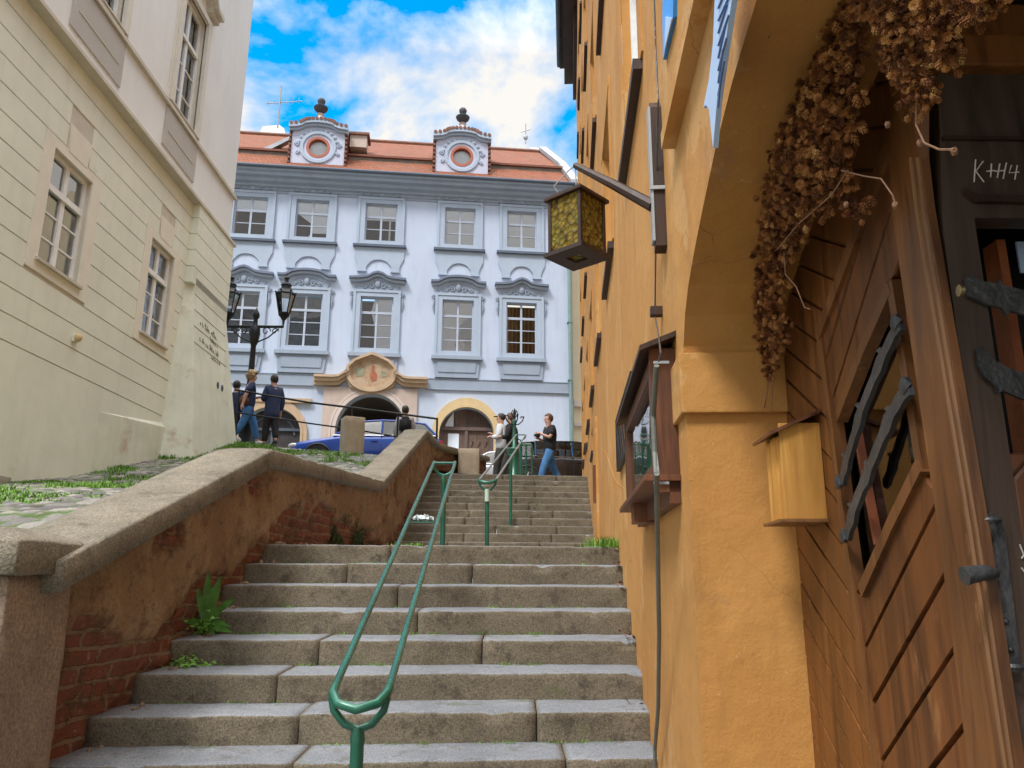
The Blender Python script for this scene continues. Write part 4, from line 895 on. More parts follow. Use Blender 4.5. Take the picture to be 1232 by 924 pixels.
# string courses
st=MB(FL); st.box((7.55,7.12,0),(16.02,7.19,.10)); st.box((7.57,7.19,0),(15.98,7.26,.06)); st.box((7.55,7.06,0),(16.0,7.12,.19)); st.build('string_course',M['ledge'],cb_)
st=MB(FL); st.box((7.55,8.2,0),(16.0,8.27,.10)); st.build('sill_course',M['ledge'],cb_)
up=MB(FL)
wall_with_holes(up,7.6,15.96,7.26,8.2,[],.035); 
up2=MB(FL); wall_with_holes(up2,7.6,15.96,8.27,14,[(h[0],h[1],h[2],h[3]) for h in UW],.03)
up.v+=[]; 
n0=len(up.v); up.v+=up2.v; up.f+=[tuple(i+n0 for i in f) for f in up2.f]; up.mi+=up2.mi
up.add([(15.96,7.26,.03),(15.96,14,.03),(15.96,14,-8),(15.96,7.26,-8)],[(0,1,2,3)])
up.build('upper_wall',M['greige'],cb_,recalc=False)
def lwin(h,upper):
    a,b,z0,z1=h; cx=(a+b)/2
    S=MB(FL)
    if upper:
        S.ring([(a-.14,z0-.02),(b+.14,z0-.02),(b+.14,z1+.12),(a-.14,z1+.12)],[(a,z0),(b,z0),(b,z1),(a,z1)],.03,.10)
        S.ring([(a-.20,z0-.02),(b+.20,z0-.02),(b+.20,z1+.18),(a-.20,z1+.18)],[(a-.14,z0-.01),(b+.14,z0-.01),(b+.14,z1+.12),(a-.14,z1+.12)],.03,.07)
    else:
        S.ring([(a-.24,z0-.2),(b+.24,z0-.2),(b+.24,z1+.14),(a-.24,z1+.14)],[(a,z0),(b,z0),(b,z1),(a,z1)],0,.024)
        S.prism([(cx-.2,z1+.12),(cx+.28,z1+.12),(cx+.34,z1+.52),(cx-.26,z1+.52)],0,.03)
    s=S.build('window_surround',M['trimcream'] if not upper else M['ledge2'],cb_)
    q=MB(FL); q.box((a-.06,z0-.06,0),(b+.06,z0-.02,.07)); q.build('sill',M['ledge'],s)
    if upper:
        q=MB(FL); q.box((a-.18,7.42,.035),(b+.18,8.18,.06)); q.build('apron_panel',M['panel_grey'],s)
        q=MB(FL); q.box((a-.04,7.74,.06),(b+.04,7.76,.07)); q.build('apron_groove',M['ledge'],s)
        top=[(a-.3,z1+.30),(a-.05,z1+.32)]+[(cx+(b-a)*.46*math.cos(rad(180-t)),z1+.36+.26*math.sin(rad(t))) for t in range(0,181,20)]+[(b+.05,z1+.32),(b+.3,z1+.30)]
        q=MB(FL); q.strip([(p[0],p[1]+.1) for p in top],top,.03,.26); q.strip([(p[0],p[1]-.001) for p in top],[(p[0],p[1]-.08) for p in top],.03,.16); q.build('hood',M['ledge'],s)
    ww=-.09; k=.06; fr=MB(FL)
    fr.ring([(a,z0),(b,z0),(b,z1),(a,z1)],[(a+k,z0+k),(b-k,z0+k),(b-k,z1-k),(a+k,z1-k)],ww-.05,ww+.03)
    tr=z0+(z1-z0)*.68; fr.box((cx-.045,z0+k,ww-.04),(cx+.045,z1-k,ww+.028)); fr.box((a+k,tr-.045,ww-.045),(b-k,tr+.045,ww+.036)); fr.box((a+k,tr-.06,ww+.03),(b-k,tr-.035,ww+.055))
    nb_=3
    for i in range(1,nb_): z=z0+(tr-z0)*i/nb_; fr.box((a+k,z-.012,ww-.03),(b-k,z+.012,ww+.012))
    fr.build('window_frame',M['white'],s)
    q=MB(FL); q.box((a+k,z0+k,ww-.012),(b-k,z1-k,ww-.006)); q.build('pane',M['glassL'],s)
    q=MB(FL)
    n=30; q.add([(a+.02+(b-a-.04)*i/n,z,ww-.10-.015*math.sin(i*1.9)) for i in range(n+1) for z in (z0,z1)],[(2*i,2*i+2,2*i+3,2*i+1) for i in range(n)])
    q.build('net_curtain',M['curtainL'] if not upper else M['blind'],s,smooth='all')  # curtain made paler to stand in for sky reflected in the panes
    q=MB(FL); q.box((a-.02,z0-.02,-.5),(b+.02,z1+.02,-.46)); q.build('room_back',M['room'],s)
M['ledge2']=plain('pale_moulding',(.68,.65,.58),.85,.06,3,.2,80,.003); M['glassL']=glass('reflective_window_glass',(.9,.95,1),1.1); M['curtainL']=plain('net_curtain_fabric',(.62,.68,.70),.9,.12,4)
for h in LW: lwin(h,False)
for h in UW: lwin(h,True)
# eaves far above
q=MB(FL); q.box((7.5,14,-8),(16.1,14.2,.15)); q.build('eaves',M['ledge'],cb_)
# little wall fitting and writing
bl=onY(88,406,10.5); o=MB(); o.lathe([(.05,-.05),(.065,0),(.05,.05)],(0,0,0),12); o.v=[V((q_.z,q_.y,q_.x)) for q_ in o.v]; 
vl=thing('wall_fitting','small round cream knob on the cream palace wall below the windows','wall fitting',FL((10.56,3.27,.03)))
q=MB(FL); q.ball((10.56,3.27,.07),(.06,.065,.06),FL,2); q.build('knob',M['yellow_trim'],vl,smooth=True); q=MB(FL); q.box((10.5,3.2,.02),(10.62,3.3,.05),bev=.008); q.build('base',M['cream'],vl)
def handwriting(f,u,z,h,n,w,seed,mb,slope=0,t=.006):
    r=random.Random(seed); x=u
    for i in range(n):
        k=r.choice((0,1,2,3)); zz=z+slope*(x-u); hh=h*r.uniform(.5,1.2); ww=h*r.uniform(.4,.8)
        P={0:[(0,0),(.3,1),(.6,0),(1,.5)],1:[(0,.5),(.4,1),(.7,.4),(.3,0),(1,.1)],2:[(0,1.3),(.1,0),(.5,.5),(1,0)],3:[(0,0),(.5,.7),(.2,.8),(.1,.2),(1,0)]}[k]
        mb.tube([(x+p[0]*ww,zz+p[1]*hh,w(zz+p[1]*hh) if callable(w) else w) for p in P],t,4); x+=ww*1.15
        if r.random()<.2: x+=h*.6
wf=lambda z: bw(z)+.004
def hline(*a):
    a=list(a); gr=MB(FL); a[7]=gr; handwriting(*a); gr.build('faded_handwriting',M['graf'],cb_)
hline(FL,14.35,4.72,.10,11,wf,2,None,-.04,.007); hline(FL,14.9,4.55,.08,7,wf,5,None,-.04,.006); hline(FL,14.3,4.38,.10,12,wf,9,None,-.04,.007); hline(FL,14.9,4.2,.08,7,wf,12,None,-.04,.006)
q=MB(FL)
for u in (15.2,15.45): q.ball((u,3.72,bw(3.72)+.01),(.05,.08,.03),FL,1)
q.build('anchor_plate',M['bluedark'],cb_)

# ------------------------------------------------------------------ ochre house on the right
UR=V((.072,1,0)).normalized(); NR=V((-UR.y,UR.x,0))
RF=Frame(V((XR(0),0,0)),UR,NR)
oh=thing('ochre_house','ochre plastered house with deep arched doorway recess and dark eaves along the steps','house',(2.5,8,zg))
ARCH=[(2.60,.70),(2.585,.78),(2.52,.87),(2.42,.94),(2.30,.99),(2.12,1.05),(1.87,1.12),(1.63,1.16),(1.2,1.185),(.8,1.14),(.4,1.0),(.12,.8),(0,.62)]
DEP=.335
mb=MB(RF)
owin=[]   # windows (u0,u1,v0,v1)
for r,(v0,h) in enumerate(((2.58,1.55),(5.5,1.6),(8.5,1.6),(11.4,1.5))):
    for u in (3.55,6.1,8.6,11.1,13.6,16.1,18.4): owin.append((u,u+1.05,v0+(.15 if r==0 and u>5 else 0),v0+h))
owin+=[(12.2,12.9,1.95,2.35),(15.2,15.9,2.6,3.1)]
UE=21.3
# upper and far wall, heavier grid so that the plaster can undulate
wall_with_holes(mb,2.6,10,-3,9.4,[h for h in owin if h[0]<10 and h[3]<9],0); wall_with_holes(mb,10,UE,-3,15.6,[h for h in owin if h[0]>10],0); mb.add([(10,9,0),(10,9,-8),(10,15.6,-8),(10,15.6,0)],[(0,1,2,3)])  # near part made low out of view, so more light enters the street
owin=[h for h in owin if h[0]>10 or h[3]<9]
for (a,b),(c,d) in zip(ARCH,ARCH[1:]): mb.add([(c,d,0),(a,b,0),(a,9.4,0),(c,9.4,0)],[(0,1,2,3)])
mb.add([(-.45,-3,0),(0,-3,0),(0,9.4,0),(-.45,9.4,0)],[(0,1,2,3)]); mb.add([(-.45,1.25,0),(-.45,9.4,0),(-.45,9.4,-8),(-.45,1.25,-8)],[(0,1,2,3)])  # house cut off behind the camera so light reaches the recess
mb.add([(UE,-3,0),(UE,-3,-8),(UE,15.6,-8),(UE,15.6,0)],[(0,1,2,3)])
mb.build('wall',M['orange'],oh,recalc=False)
mb=MB(RF)
for h in owin: mb.strip([(h[0],h[2]),(h[1],h[2]),(h[1],h[3]),(h[0],h[3]),(h[0],h[2])],[(h[0]-.01,h[2]-.01),(h[1]+.01,h[2]-.01),(h[1]+.01,h[3]+.01),(h[0]-.01,h[3]+.01),(h[0]-.01,h[2]-.01)],-.16,-.002)
mb.build('window_reveal',M['orange'],oh,recalc=False)
# reveal of the recess: vertical jamb + curved soffit, softly rounded edge
mb=MB(RF); L=[(2.60,-3),(2.60,-.4),(2.60,.28),(2.60,.5)]+ARCH+[(0,-3)]
sec=[(0,0),(-.004,.006),(-.012,.012),(-.03,.014),(-.12,.014),(-.22,.014),(-DEP-.05,.014)]
vs=[]; 
for (u,v) in L:
    cx,cy=1.3,.2; 
    for (w,o) in sec:
        du,dv=u-cx,v-cy; l=math.hypot(du,dv); vs.append((u-(0.0 if v>.7 else o*0),v,w))
m=len(sec); mb.add(vs,[(i*m+j,(i+1)*m+j,(i+1)*m+j+1,i*m+j+1) for i in range(len(L)-1) for j in range(m-1)])
mb.build('arch_reveal',M['orange'],oh,recalc=False)
# impost band that wraps the corner of the jamb
mb=MB(RF); vv=RF.px(822,503)[1]; mb.box((2.588,vv+.212,-DEP),(2.6,.735,.0)); mb.build('jamb_band',M['orange'],oh)
mb=MB(RF)
mb.box((2.572,vv,-DEP),(2.95,vv+.21,.018),bev=.006); mb.build('impost',M['orange'],oh)
# string course high over the arch
mb=MB(RF); mb.box((-.45,1.52,0),(2.55,1.58,.05)); mb.box((-.45,1.58,0),(2.53,3.0,.02)); mb.build('string_course',M['orange'],oh)
# back of the recess above the joinery, side and lintel
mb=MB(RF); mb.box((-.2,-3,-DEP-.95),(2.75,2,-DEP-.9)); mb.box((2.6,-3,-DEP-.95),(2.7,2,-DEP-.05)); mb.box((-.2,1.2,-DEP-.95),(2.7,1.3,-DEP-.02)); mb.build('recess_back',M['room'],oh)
# pilaster seams and old plaster patch lines
mb=MB(RF); mb.box((10.2,.2,0),(10.32,2.1,.03)); mb.tube([(5.6,.62,0),(6.6,.8,.0),(8.0,1.25,.0),(9.2,1.5,0)],.003,5); mb.build('plaster_seam',M['orange'],oh)
mb=MB(RF); mb.prism([(10.6,.98),(10.95,1.02),(10.95,1.52),(10.6,1.50)],0,.05); mb.build('rusty_slot',M['woodbox'],oh)
# windows
for h in owin:
    a,b,z0,z1=h; big=b-a>.8
    q=MB(RF); q.ring([(a,z0),(b,z0),(b,z1),(a,z1)],[(a+.05,z0+.05),(b-.05,z0+.05),(b-.05,z1-.05),(a+.05,z1-.05)],-.14,-.06); q.box(((a+b)/2-.03,z0+.05,-.13),((a+b)/2+.03,z1-.05,-.06))
    s=q.build('window_frame',M['white'],oh); q=MB(RF); q.box((a+.05,z0+.05,-.105),(b-.05,z1-.05,-.10)); q.build('pane',M['glassL'],s)
    q=MB(RF); q.box((a,z0,-.2),(b,z1,-.17)); q.build('room_back',M['room'],s)
    q=MB(RF); q.box((a-.1,z0-.07,0),(b+.1,z0-.01,.05 if big else .03)); q.build('sill',M['wooddark'],oh)
    if big:
        q=MB(RF); q.box((a-.16,z1+.02,0),(b+.16,z1+.12,.018)); q.box((a-.16,z0-.01,0),(a,z1+.02,.012)); q.box((b,z0-.01,0),(b+.16,z1+.02,.012)); q.build('window_surround',M['orange'],oh)
# eaves
q=MB(RF); q.box((9.8,15.0,0),(UE+.1,15.6,.36)); q.box((9.8,15.6,-.5),(UE+.15,15.8,.5)); q.box((-.6,9.4,-8),(10,9.7,.3)); q.box((18.0,14.4,0),(UE+.05,15.0,.10)); q.build('eaves',M['wooddark'],oh)
q=MB(RF); q.tube([(9.8,15.6,.52),(UE,15.6,.52)],.07,8); q.build('gutter',M['bluedark'],oh)
# stone at the foot of the jamb
q=MB(RF); q.box((2.2,zg-.1,.0),(2.95,ZA-8*R1-.12,.07),bev=.02); q.build('corner_stone',M['stone'],oh)
# little house sign plates
q=thing('blue_sign','small strong blue enamel plate with white edge high on the ochre wall','sign',RF((2.9,2.3,.02)))
P=[RF.px(*p,w=.03) for p in ((799,-30),(812,-30),(811,20),(808,32),(799,72),(798,20))]
g=MB(RF); g.prism(P,.02,.034); g.build('plate',M['signstrong'],q)
P2=[RF.px(*p,w=.036) for p in ((801,20),(809,22),(806,34),(800,60))]
g=MB(RF); g.prism(P2,.034,.038); g.build('lettering',M['signblue'],q)
q=thing('hanging_sign','long pale blue scalloped sign with rows of small lettering hanging at the doorway corner','sign',RF((2.0,1.5,.1)))
W0=.055
pts=[(862,-60),(888,-60),(884,0),(871,85),(866,120),(861,178),(858,150),(856,132),(852,126),(849,130),(856,95),(861,50),(863,0)]
P=[RF.px(*p,w=W0) for p in pts]; g=MB(RF); g.prism(P,W0-.006,W0+.006); g.build('plate',M['signblue'],q)
g=MB(RF)
for i in range(11):
    t=i/11; g.tube([(*RF.px(866+(3 if i%2 else 0)+14*(1-t),-50+t*150,W0+.008),W0+.008),(*RF.px(862+t*0+9*(1-t)*0+2,-20+t*165,W0+.008),W0+.008)],.0022,4)
g.build('lettering',M['signmark'],q)
# plank, arm and lantern
ln=thing('wall_lantern','square amber glass lantern hung from a dark wooden arm on the ochre wall','lantern',(.3,3.1,1.5))
def wp(x,y,w): u,v=RF.px(x,y,w); return (u,v,w)
g=MB(RF); a=RF.px(806,345,.0); b=RF.px(806,135,.0)
u0=2.86; g.prism([(u0,1.28),(u0+.06,1.27),(u0+.07,1.9),(u0+.03,1.94),(u0,1.9)],.0,.045); g.build('wall_plank',M['wooddark'],ln)
g=MB(RF); g.box((u0-.012,1.52,-.0),(u0-.002,1.535,.06)); g.box((u0-.004,1.3,.046),(u0+.05,1.9,.056)); g.build('bracket_strap',M['lead'],ln)
A=RF((u0+.03,0,.045)); A.z=onY(790,248,A.y).z; A=V((A.x,A.y,A.z)); B=onY(692,199,3.15)
g=MB(); g.tube([A,A.lerp(B,.5)+V((0,0,.004)),B],[.026,.021,.014],8); g.build('arm',M['wooddark'],ln)
LY=3.15; C0=onY(694,278,LY); kx=LY/936*1.0
top=onY(694,243,LY).z; bot=onY(694,308,LY).z
g=MB(); h=.082
def Lf(p): # lantern frame turned 45 degrees-ish
    a=rad(47); return V((C0.x+p[0]*math.cos(a)-p[1]*math.sin(a),C0.y+p[0]*math.sin(a)+p[1]*math.cos(a),p[2]))
for sx in (-1,1):
    for sy in (-1,1): g.box((sx*h-.008,sy*h-.008,bot),(sx*h+.008,sy*h+.008,top),Lf,bev=.002)
for z0,z1,e in ((bot-.012,bot+.006,.022),(top-.004,top+.012,.022)):
    g.ring([(-h-e,-h-e),(h+e,-h-e),(h+e,h+e),(-h-e,h+e)],[(-.035,-.035),(.035,-.035),(.035,.035),(-.035,.035)],z0,z1,Lf) if z0<top-.05 else g.box((-h-e,-h-e,z0),(h+e,h+e,z1),Lf,bev=.004)
g.box((-h-.01,-h-.01,top+.012),(h+.01,h+.01,top+.022),Lf); g.box((-.03,-.03,top+.022),(.03,.03,top+.034),Lf)
g.build('lantern_frame',M['wooddark'],ln)
g=MB()
for s in (-1,1): g.box((-h,s*h-.002,bot),(h,s*h+.002,top),Lf); g.box((s*h-.002,-h,bot),(s*h+.002,h,top),Lf)
g.box((-.034,-.034,bot-.004),(.034,.034,bot-.001),Lf)
g.build('amber_pane',M['amber'],ln)
g=MB(); g.tube([B,B+V((-.035,0,-.03)),V((C0.x-.10,LY,top+.075)),V((C0.x-.075,LY,top+.035)),V((C0.x-.01,LY,top+.02))],.0035,5); g.tube([B+V((.0,0,.0)),V((C0.x+.002,LY,top+.03))],.003,5); g.build('hanging_wire',M['lead'],ln)
# conduit and cable
cd=thing('cable','thin grey cable and conduit running down the ochre wall past the display case','cable',RF((3,-1,.03)))
W1=.03; g=MB(RF)
g.tube([wp(x,y,W1) for x,y in ((786,-40),(789,60),(792,120),(790,200),(789,300),(788,372))],.0035,6); g.build('cable',M['iron'],cd)
g=MB(RF); g.tube([wp(788,380,W1),wp(792,400,W1+.03),wp(795,425,.12),wp(791,440,.13)],.0028,6); g.build('cable_loop',M['iron'],cd)
W2=.135; g=MB(RF); g.tube([wp(x,y,W2) for x,y in ((790,440),(786,500),(788,545))]+[wp(790,570,.14),wp(791,640,.10),wp(793,760,.06),wp(792,850,.04),wp(788,900,.03),wp(788,960,.03)],.0085,8); g.build('conduit',M['pipegrey'] if 'pipegrey' in M else plain('grey_green_pipe',(.14,.15,.13),.5,.15,6),cd)
g=MB(RF); p=wp(788,375,.03); g.box((p[0]-.02,p[1]-.02,0),(p[0]+.02,p[1]+.02,.05),bev=.004); g.build('junction_box',M['wooddark'],cd)
g=MB(RF)
for y,w_ in ((436,.13),(581,.13)):
    g=MB(RF); p=wp(791,y,w_); g.box((p[0]-.002,p[1]-.004,.095),(p[0]+.002,p[1]+.004,.142)); g.build('clip',M['lead'],cd)
# display case
dc=thing('display_case','red brown wooden showcase with slanted roof and glass front on the ochre wall','display case',RF((3.5,.3,0)))
u0,u1=2.80,4.15; rv=RF.px(777,421,.115)[1]; sv=RF.px(787,560,.12)[1]; tv=rv
g=MB(RF); g.box((u0,sv,0),(u0+.03,tv+.03,.095),bev=.003); g.box((u1-.03,sv,0),(u1,tv,.095),bev=.003); g.box((u0+.03,sv,.055),(u0+.10,tv,.09)); g.box((u1-.10,sv,.055),(u1-.03,tv,.09)); g.box((u0+.1,tv-.06,.055),(u1-.1,tv,.09)); g.box((u0+.1,sv,.055),(u1-.1,sv+.05,.09)); g.box((u0+.03,sv,.0),(u1-.03,tv,.012))
g.build('case_frame',M['woodbox'],dc)
g=MB(RF); g.prism([(u0-.06,0),(u1+.1,0),(u1+.1,.02),(u0-.06,.02)],0,1,lambda p:RF((p[0],tv+.06-.055*p[2]+p[1],.135*p[2]))); g.build('case_roof',M['wooddark'],dc)
g=MB(RF); g.box((u0-.02,sv-.022,0),(u1+.04,sv,.13),bev=.003); g.box((u0+.0,sv-.06,0),(u0+.06,sv-.022,.09)); g.box((u0,sv-.10,0),(u1,sv-.022,.04)); g.box((u1-.5,sv-.11,.0),(u1-.35,sv-.022,.10)); g.build('case_sill',M['woodbox'],dc)
g=MB(RF); g.box((u0+.1,sv+.05,.068),(u1-.1,tv-.06,.072)); g.build('pane',M['glassL'],dc)
g=MB(RF); rr_=random.Random(4)
for i in range(9):
    u=u0+.14+rr_.random()*(u1-u0-.45); v=sv+.06+rr_.random()*(tv-sv-.26); g.box((u,v,.013),(u+.16,v+.13,.02+i*.002))
g.build('pinned_picture',M['photo'],dc)
# wire mesh panel
vm=thing('wire_grille','small black diagonal wire grille on the ochre wall beyond the showcase','grille',RF((5.2,.8,0)))
a=RF.px(744.5,505); b=RF.px(760,549); 
gu0,gu1=4.45,5.95; gv0,gv1=.79,1.19
g=MB(RF); g.ring([(gu0,gv0),(gu1,gv0),(gu1,gv1),(gu0,gv1)],[(gu0+.03,gv0+.02),(gu1-.03,gv0+.02),(gu1-.03,gv1-.02),(gu0+.03,gv1-.02)],0,.03); g.build('frame',M['black'],vm)
g=MB(RF)
for i in range(9):
    u=gu0-.3+i*.2; L=[(max(gu0+.02,min(gu1-.02,u+t*.4*1.0)),gv0+.02+t*(gv1-gv0-.04)) for t in (0,1)]
    g.tube([(L[0][0],L[0][1],.02),(L[1][0],L[1][1],.02)],.008,4)
g.build('wire',M['black'],vm); g=MB(RF); g.box((gu0+.03,gv0+.02,.001),(gu1-.03,gv1-.02,.006)); g.build('opening',M['orange'],vm)

# ------------------------------------------------------------------ door joinery in the recess
WD=-DEP
def P_(pts,w): return [RF.px(x,y,w) for x,y in pts]
def clip(poly,nx_,ny_,d,keep=1):
    out=[]
    for i,p in enumerate(poly):
        q=poly[(i+1)%len(poly)]; a=(p[0]*nx_+p[1]*ny_-d)*keep; b=(q[0]*nx_+q[1]*ny_-d)*keep
        if a<=0: out.append(p)
        if (a<0<b) or (b<0<a): t=a/(a-b); out.append((p[0]+(q[0]-p[0])*t,p[1]+(q[1]-p[1])*t))
    return out
def shrink(poly,k):
    c=(sum(p[0] for p in poly)/len(poly),sum(p[1] for p in poly)/len(poly)); r=[]
    for p in poly:
        l=math.hypot(p[0]-c[0],p[1]-c[1]); r.append((p[0]+(c[0]-p[0])*k/max(l,.01),p[1]+(c[1]-p[1])*k/max(l,.01)))
    return r
def planks(mb,poly,p0,p1,pitch,gap,w0,w1,off=0,f=RF):
    dx,dy=p1[0]-p0[0],p1[1]-p0[1]; l=math.hypot(dx,dy); nx_,ny_=-dy/l,dx/l; d0=p0[0]*nx_+p0[1]*ny_
    ds=[p[0]*nx_+p[1]*ny_ for p in poly]; k0=int(math.floor((min(ds)-d0)/pitch))-1; k1=int(math.ceil((max(ds)-d0)/pitch))+1
    for k in range(k0,k1):
        a=d0+k*pitch; q=clip(poly,nx_,ny_,a+gap/2,-1)
        if len(q)<3: continue
        q=clip(q,nx_,ny_,a+pitch-gap/2,1)
        if len(q)<3: continue
        area=abs(sum(q[i][0]*q[(i+1)%len(q)][1]-q[(i+1)%len(q)][0]*q[i][1] for i in range(len(q))))/2
        if area<2e-4: continue
        cs_=.006; q2=shrink(q,cs_)
        n=len(q); j=rw.uniform(-.001,.002)
        mb.add([(p[0],p[1],w0) for p in q]+[(p[0],p[1],w1-.004+j) for p in q]+[(p[0],p[1],w1+j) for p in q2],[tuple(range(2*n,3*n))]+[(i,(i+1)%n,n+(i+1)%n,n+i) for i in range(n)]+[(n+i,n+(i+1)%n,2*n+(i+1)%n,2*n+i) for i in range(n)],f)
fd=thing('plank_door','heavy varnished plank door with chevron boards and a diamond window','door',RF((2.0,zg,WD)))
sp_=P_([(893,420),(940,240),(1050,90),(1090,60),(1080,150),(985,400),(1015,653),(1066,1000),(955,1000),(930,560)],WD)
g=MB(RF); a,b=P_([(959,656),(1017,751)],WD); planks(g,sp_,a,b,.098,.008,WD-.02,WD); g.prism(sp_,WD-.03,WD-.012); g.build('side_panel',M['woodstrip'],fd)
# leaf panels either side of the diamond
wa,wb=P_([(1122,621),(1041,784)],WD)
up_=P_([(985,400),(1083,150),(1100,300),(1068,345),(1008,500)],WD)
lo_=P_([(1008,500),(1036,705),(1103,560),(1110,470),(1150,720),(1185,1000),(1062,1000),(1015,653)],WD)
g=MB(RF); planks(g,up_,wa,wb,.115,.012,WD-.02,WD+.004); planks(g,P_([(1036,705),(1103,560),(1128,590),(1185,1000),(1062,1000),(1020,690)],WD),wa,wb,.115,.012,WD-.02,WD+.004)
g.prism(P_([(985,400),(1083,150),(1100,300),(1068,345),(1008,500)],WD),WD-.03,WD-.015); g.prism(P_([(1020,690),(1036,705),(1103,560),(1128,590),(1185,1000),(1062,1000)],WD),WD-.03,WD-.015)
g.build('door_leaf',M['wooddoor'],fd)
g=MB(RF); w=WD+.012
def bar(mb,pts,hw,w0,w1,wref=None):
    """flat bar whose centreline passes through picture points lying on plane w, half width hw metres"""
    L=[RF.px(x,y,wref if wref is not None else w1) for x,y in pts]; A=[];B=[]
    for i,p in enumerate(L):
        q0=L[max(i-1,0)];q1=L[min(i+1,len(L)-1)]; dx,dy=q1[0]-q0[0],q1[1]-q0[1]; l=math.hypot(dx,dy) or 1
        h_=hw[i] if isinstance(hw,(list,tuple)) else hw
        A.append((p[0]-dy/l*h_,p[1]+dx/l*h_)); B.append((p[0]+dy/l*h_,p[1]-dx/l*h_))
    mb.strip(A,B,w0,w1,RF)
bar(g,[(984,398),(998,510),(1016,653),(1064,1000)],.020,WD-.02,w)             # stile
bar(g,[(983,402),(1010,330),(1040,245),(1088,120)],.020,WD-.02,w+.004)          # oblique rail
bar(g,[(1069,340),(1086,440),(1106,566)],.016,WD-.02,w-.003)
bar(g,[(1104,560),(1070,630),(1034,712)],.016,WD-.02,w+.004)
bar(g,[(1069,345),(1036,420),(1005,503)],.016,WD-.02,w-.002)
g.build('leaf_frame',M['woodpost'],fd)
g=MB(RF); bar(g,[(1026,512),(1038,580),(1052,655)],.006,WD-.03,WD-.01); bar(g,[(1090,380),(1096,440),(1103,500)],.006,WD-.03,WD-.008); g.build('red_bead',plain('red_bead',(.24,.07,.03),.4,.2,8),fd)
g=MB(RF); pw_=P_([(1066,335),(1112,560),(1036,712),(1004,500)],WD-.03); g.prism(pw_,WD-.034,WD-.031); g.build('pane',M['glass'],fd)
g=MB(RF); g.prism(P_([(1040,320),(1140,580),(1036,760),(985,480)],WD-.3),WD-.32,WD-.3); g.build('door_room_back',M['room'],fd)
g=MB(RF); g.prism(P_([(1062,400),(1076,398),(1082,465),(1058,470)],WD-.1),WD-.11,WD-.1); pp=g.build('paper_notice',M['signblue'],fd)
g=MB(RF); bar(g,[(1050,474),(1083,478)],.012,WD-.11,WD-.09,WD-.09); g.build('notice_rail',M['pine'],fd)
# plant behind the glass
pl=thing('houseplant','green leaves pressed behind the lower corner of the diamond window','plant',RF((1.9,.1,WD-.08)))
g=MB(RF)
for i in range(12):
    x=1062+rr_.random()*26; y=540+rr_.random()*50; c=RF.px(x,y,WD-.09); a=rr_.random()*6
    g.add([(c[0],c[1],WD-.09),(c[0]+.03*math.cos(a),c[1]+.02*math.sin(a),WD-.075),(c[0]+.055*math.cos(a+.3),c[1]+.035*math.sin(a+.3),WD-.09),(c[0]+.03*math.cos(a+.7),c[1]+.03*math.sin(a+.7),WD-.10)],[(0,1,2,3)])
g.build('leaves',M['leaf'],pl,recalc=False)
# forged bars across the window
def forged(pts,hw,seed):
    g=MB(RF); r=random.Random(seed); n=14; L=[]
    for i in range(n+1):
        t=i/n*(len(pts)-1); k=min(int(t),len(pts)-2); f=t-k; L.append((pts[k][0]+(pts[k+1][0]-pts[k][0])*f,pts[k][1]+(pts[k+1][1]-pts[k][1])*f))
    bar(g,L,[hw*(1+.35*(1 if i%4==0 else -.3*(i%2))) for i in range(n+1)],WD+.02,WD+.032)
    for i in (3,7,11):
        x,y=L[i]; a=RF.px(x,y,WD+.026); g.prism([(a[0]-.004,a[1]-.012),(a[0]+.028,a[1]+.012),(a[0]+.004,a[1]+.014)],WD+.021,WD+.031)
    for i in (0,n): a=RF.px(*L[i],w=WD+.026); g.ball((a[0],a[1],WD+.03),(.022,.022,.012),RF,1); 
    return g.build('iron_bar',M['iron'],fd,smooth=True)
forged([(1080,388),(1060,430),(1036,490),(1020,545),(1011,580)],.015,1)
forged([(1091,464),(1070,500),(1046,560),(1028,605),(1017,645)],.017,2)
# door post with beaded edge
g=MB(RF); w=WD+.022
pL=[(1066,100),(1075,280),(1129,640),(1172,1000)]
a=RF.px(1098,280,w); b=RF.px(1150,640,w); 
uA=RF.px(1085,400,w)[0]; uB=RF.px(1140,400,w)[0]
dp=thing('door_post','thick worn brown door post with beaded edge between the two doors','door post',RF(((uA+uB)/2,zg,WD)))
rt_=[(1108,190),(1115,250),(1180,640),(1222,924),(1240,1040)]; lt_=[(1070,190),(1072,250),(1129,640),(1165,924),(1180,1040)]; g.strip(P_(lt_,w),P_(rt_,w),WD+.006,w); g.strip(P_([(1070,40),(1070,190)],w),P_([(1108,40),(1108,190)],w),WD+.006,w); g.build('post',M['woodpost'],dp)
g=MB(RF)
for k in range(2): g.tube([(*RF.px(x-4-k*8,y,w),w+.0) for x,y in rt_],.0045,6)
g.build('bead',M['woodbead'] if 'woodbead' in M else wood('worn_bead',(.28,.14,.055),(.11,.05,.022)),dp)
g=MB(RF); c=RF.px(1140,350,w+.03); g.lathe([(.007,0),(.011,.003),(.011,.010),(.006,.011)],(0,0,0),14); g.v=[RF((c[0]+q_.x,c[1]+q_.y,w+.001+q_.z)) for q_ in g.v]; g.build('brass_eye',M['brass'],dp,smooth=True)
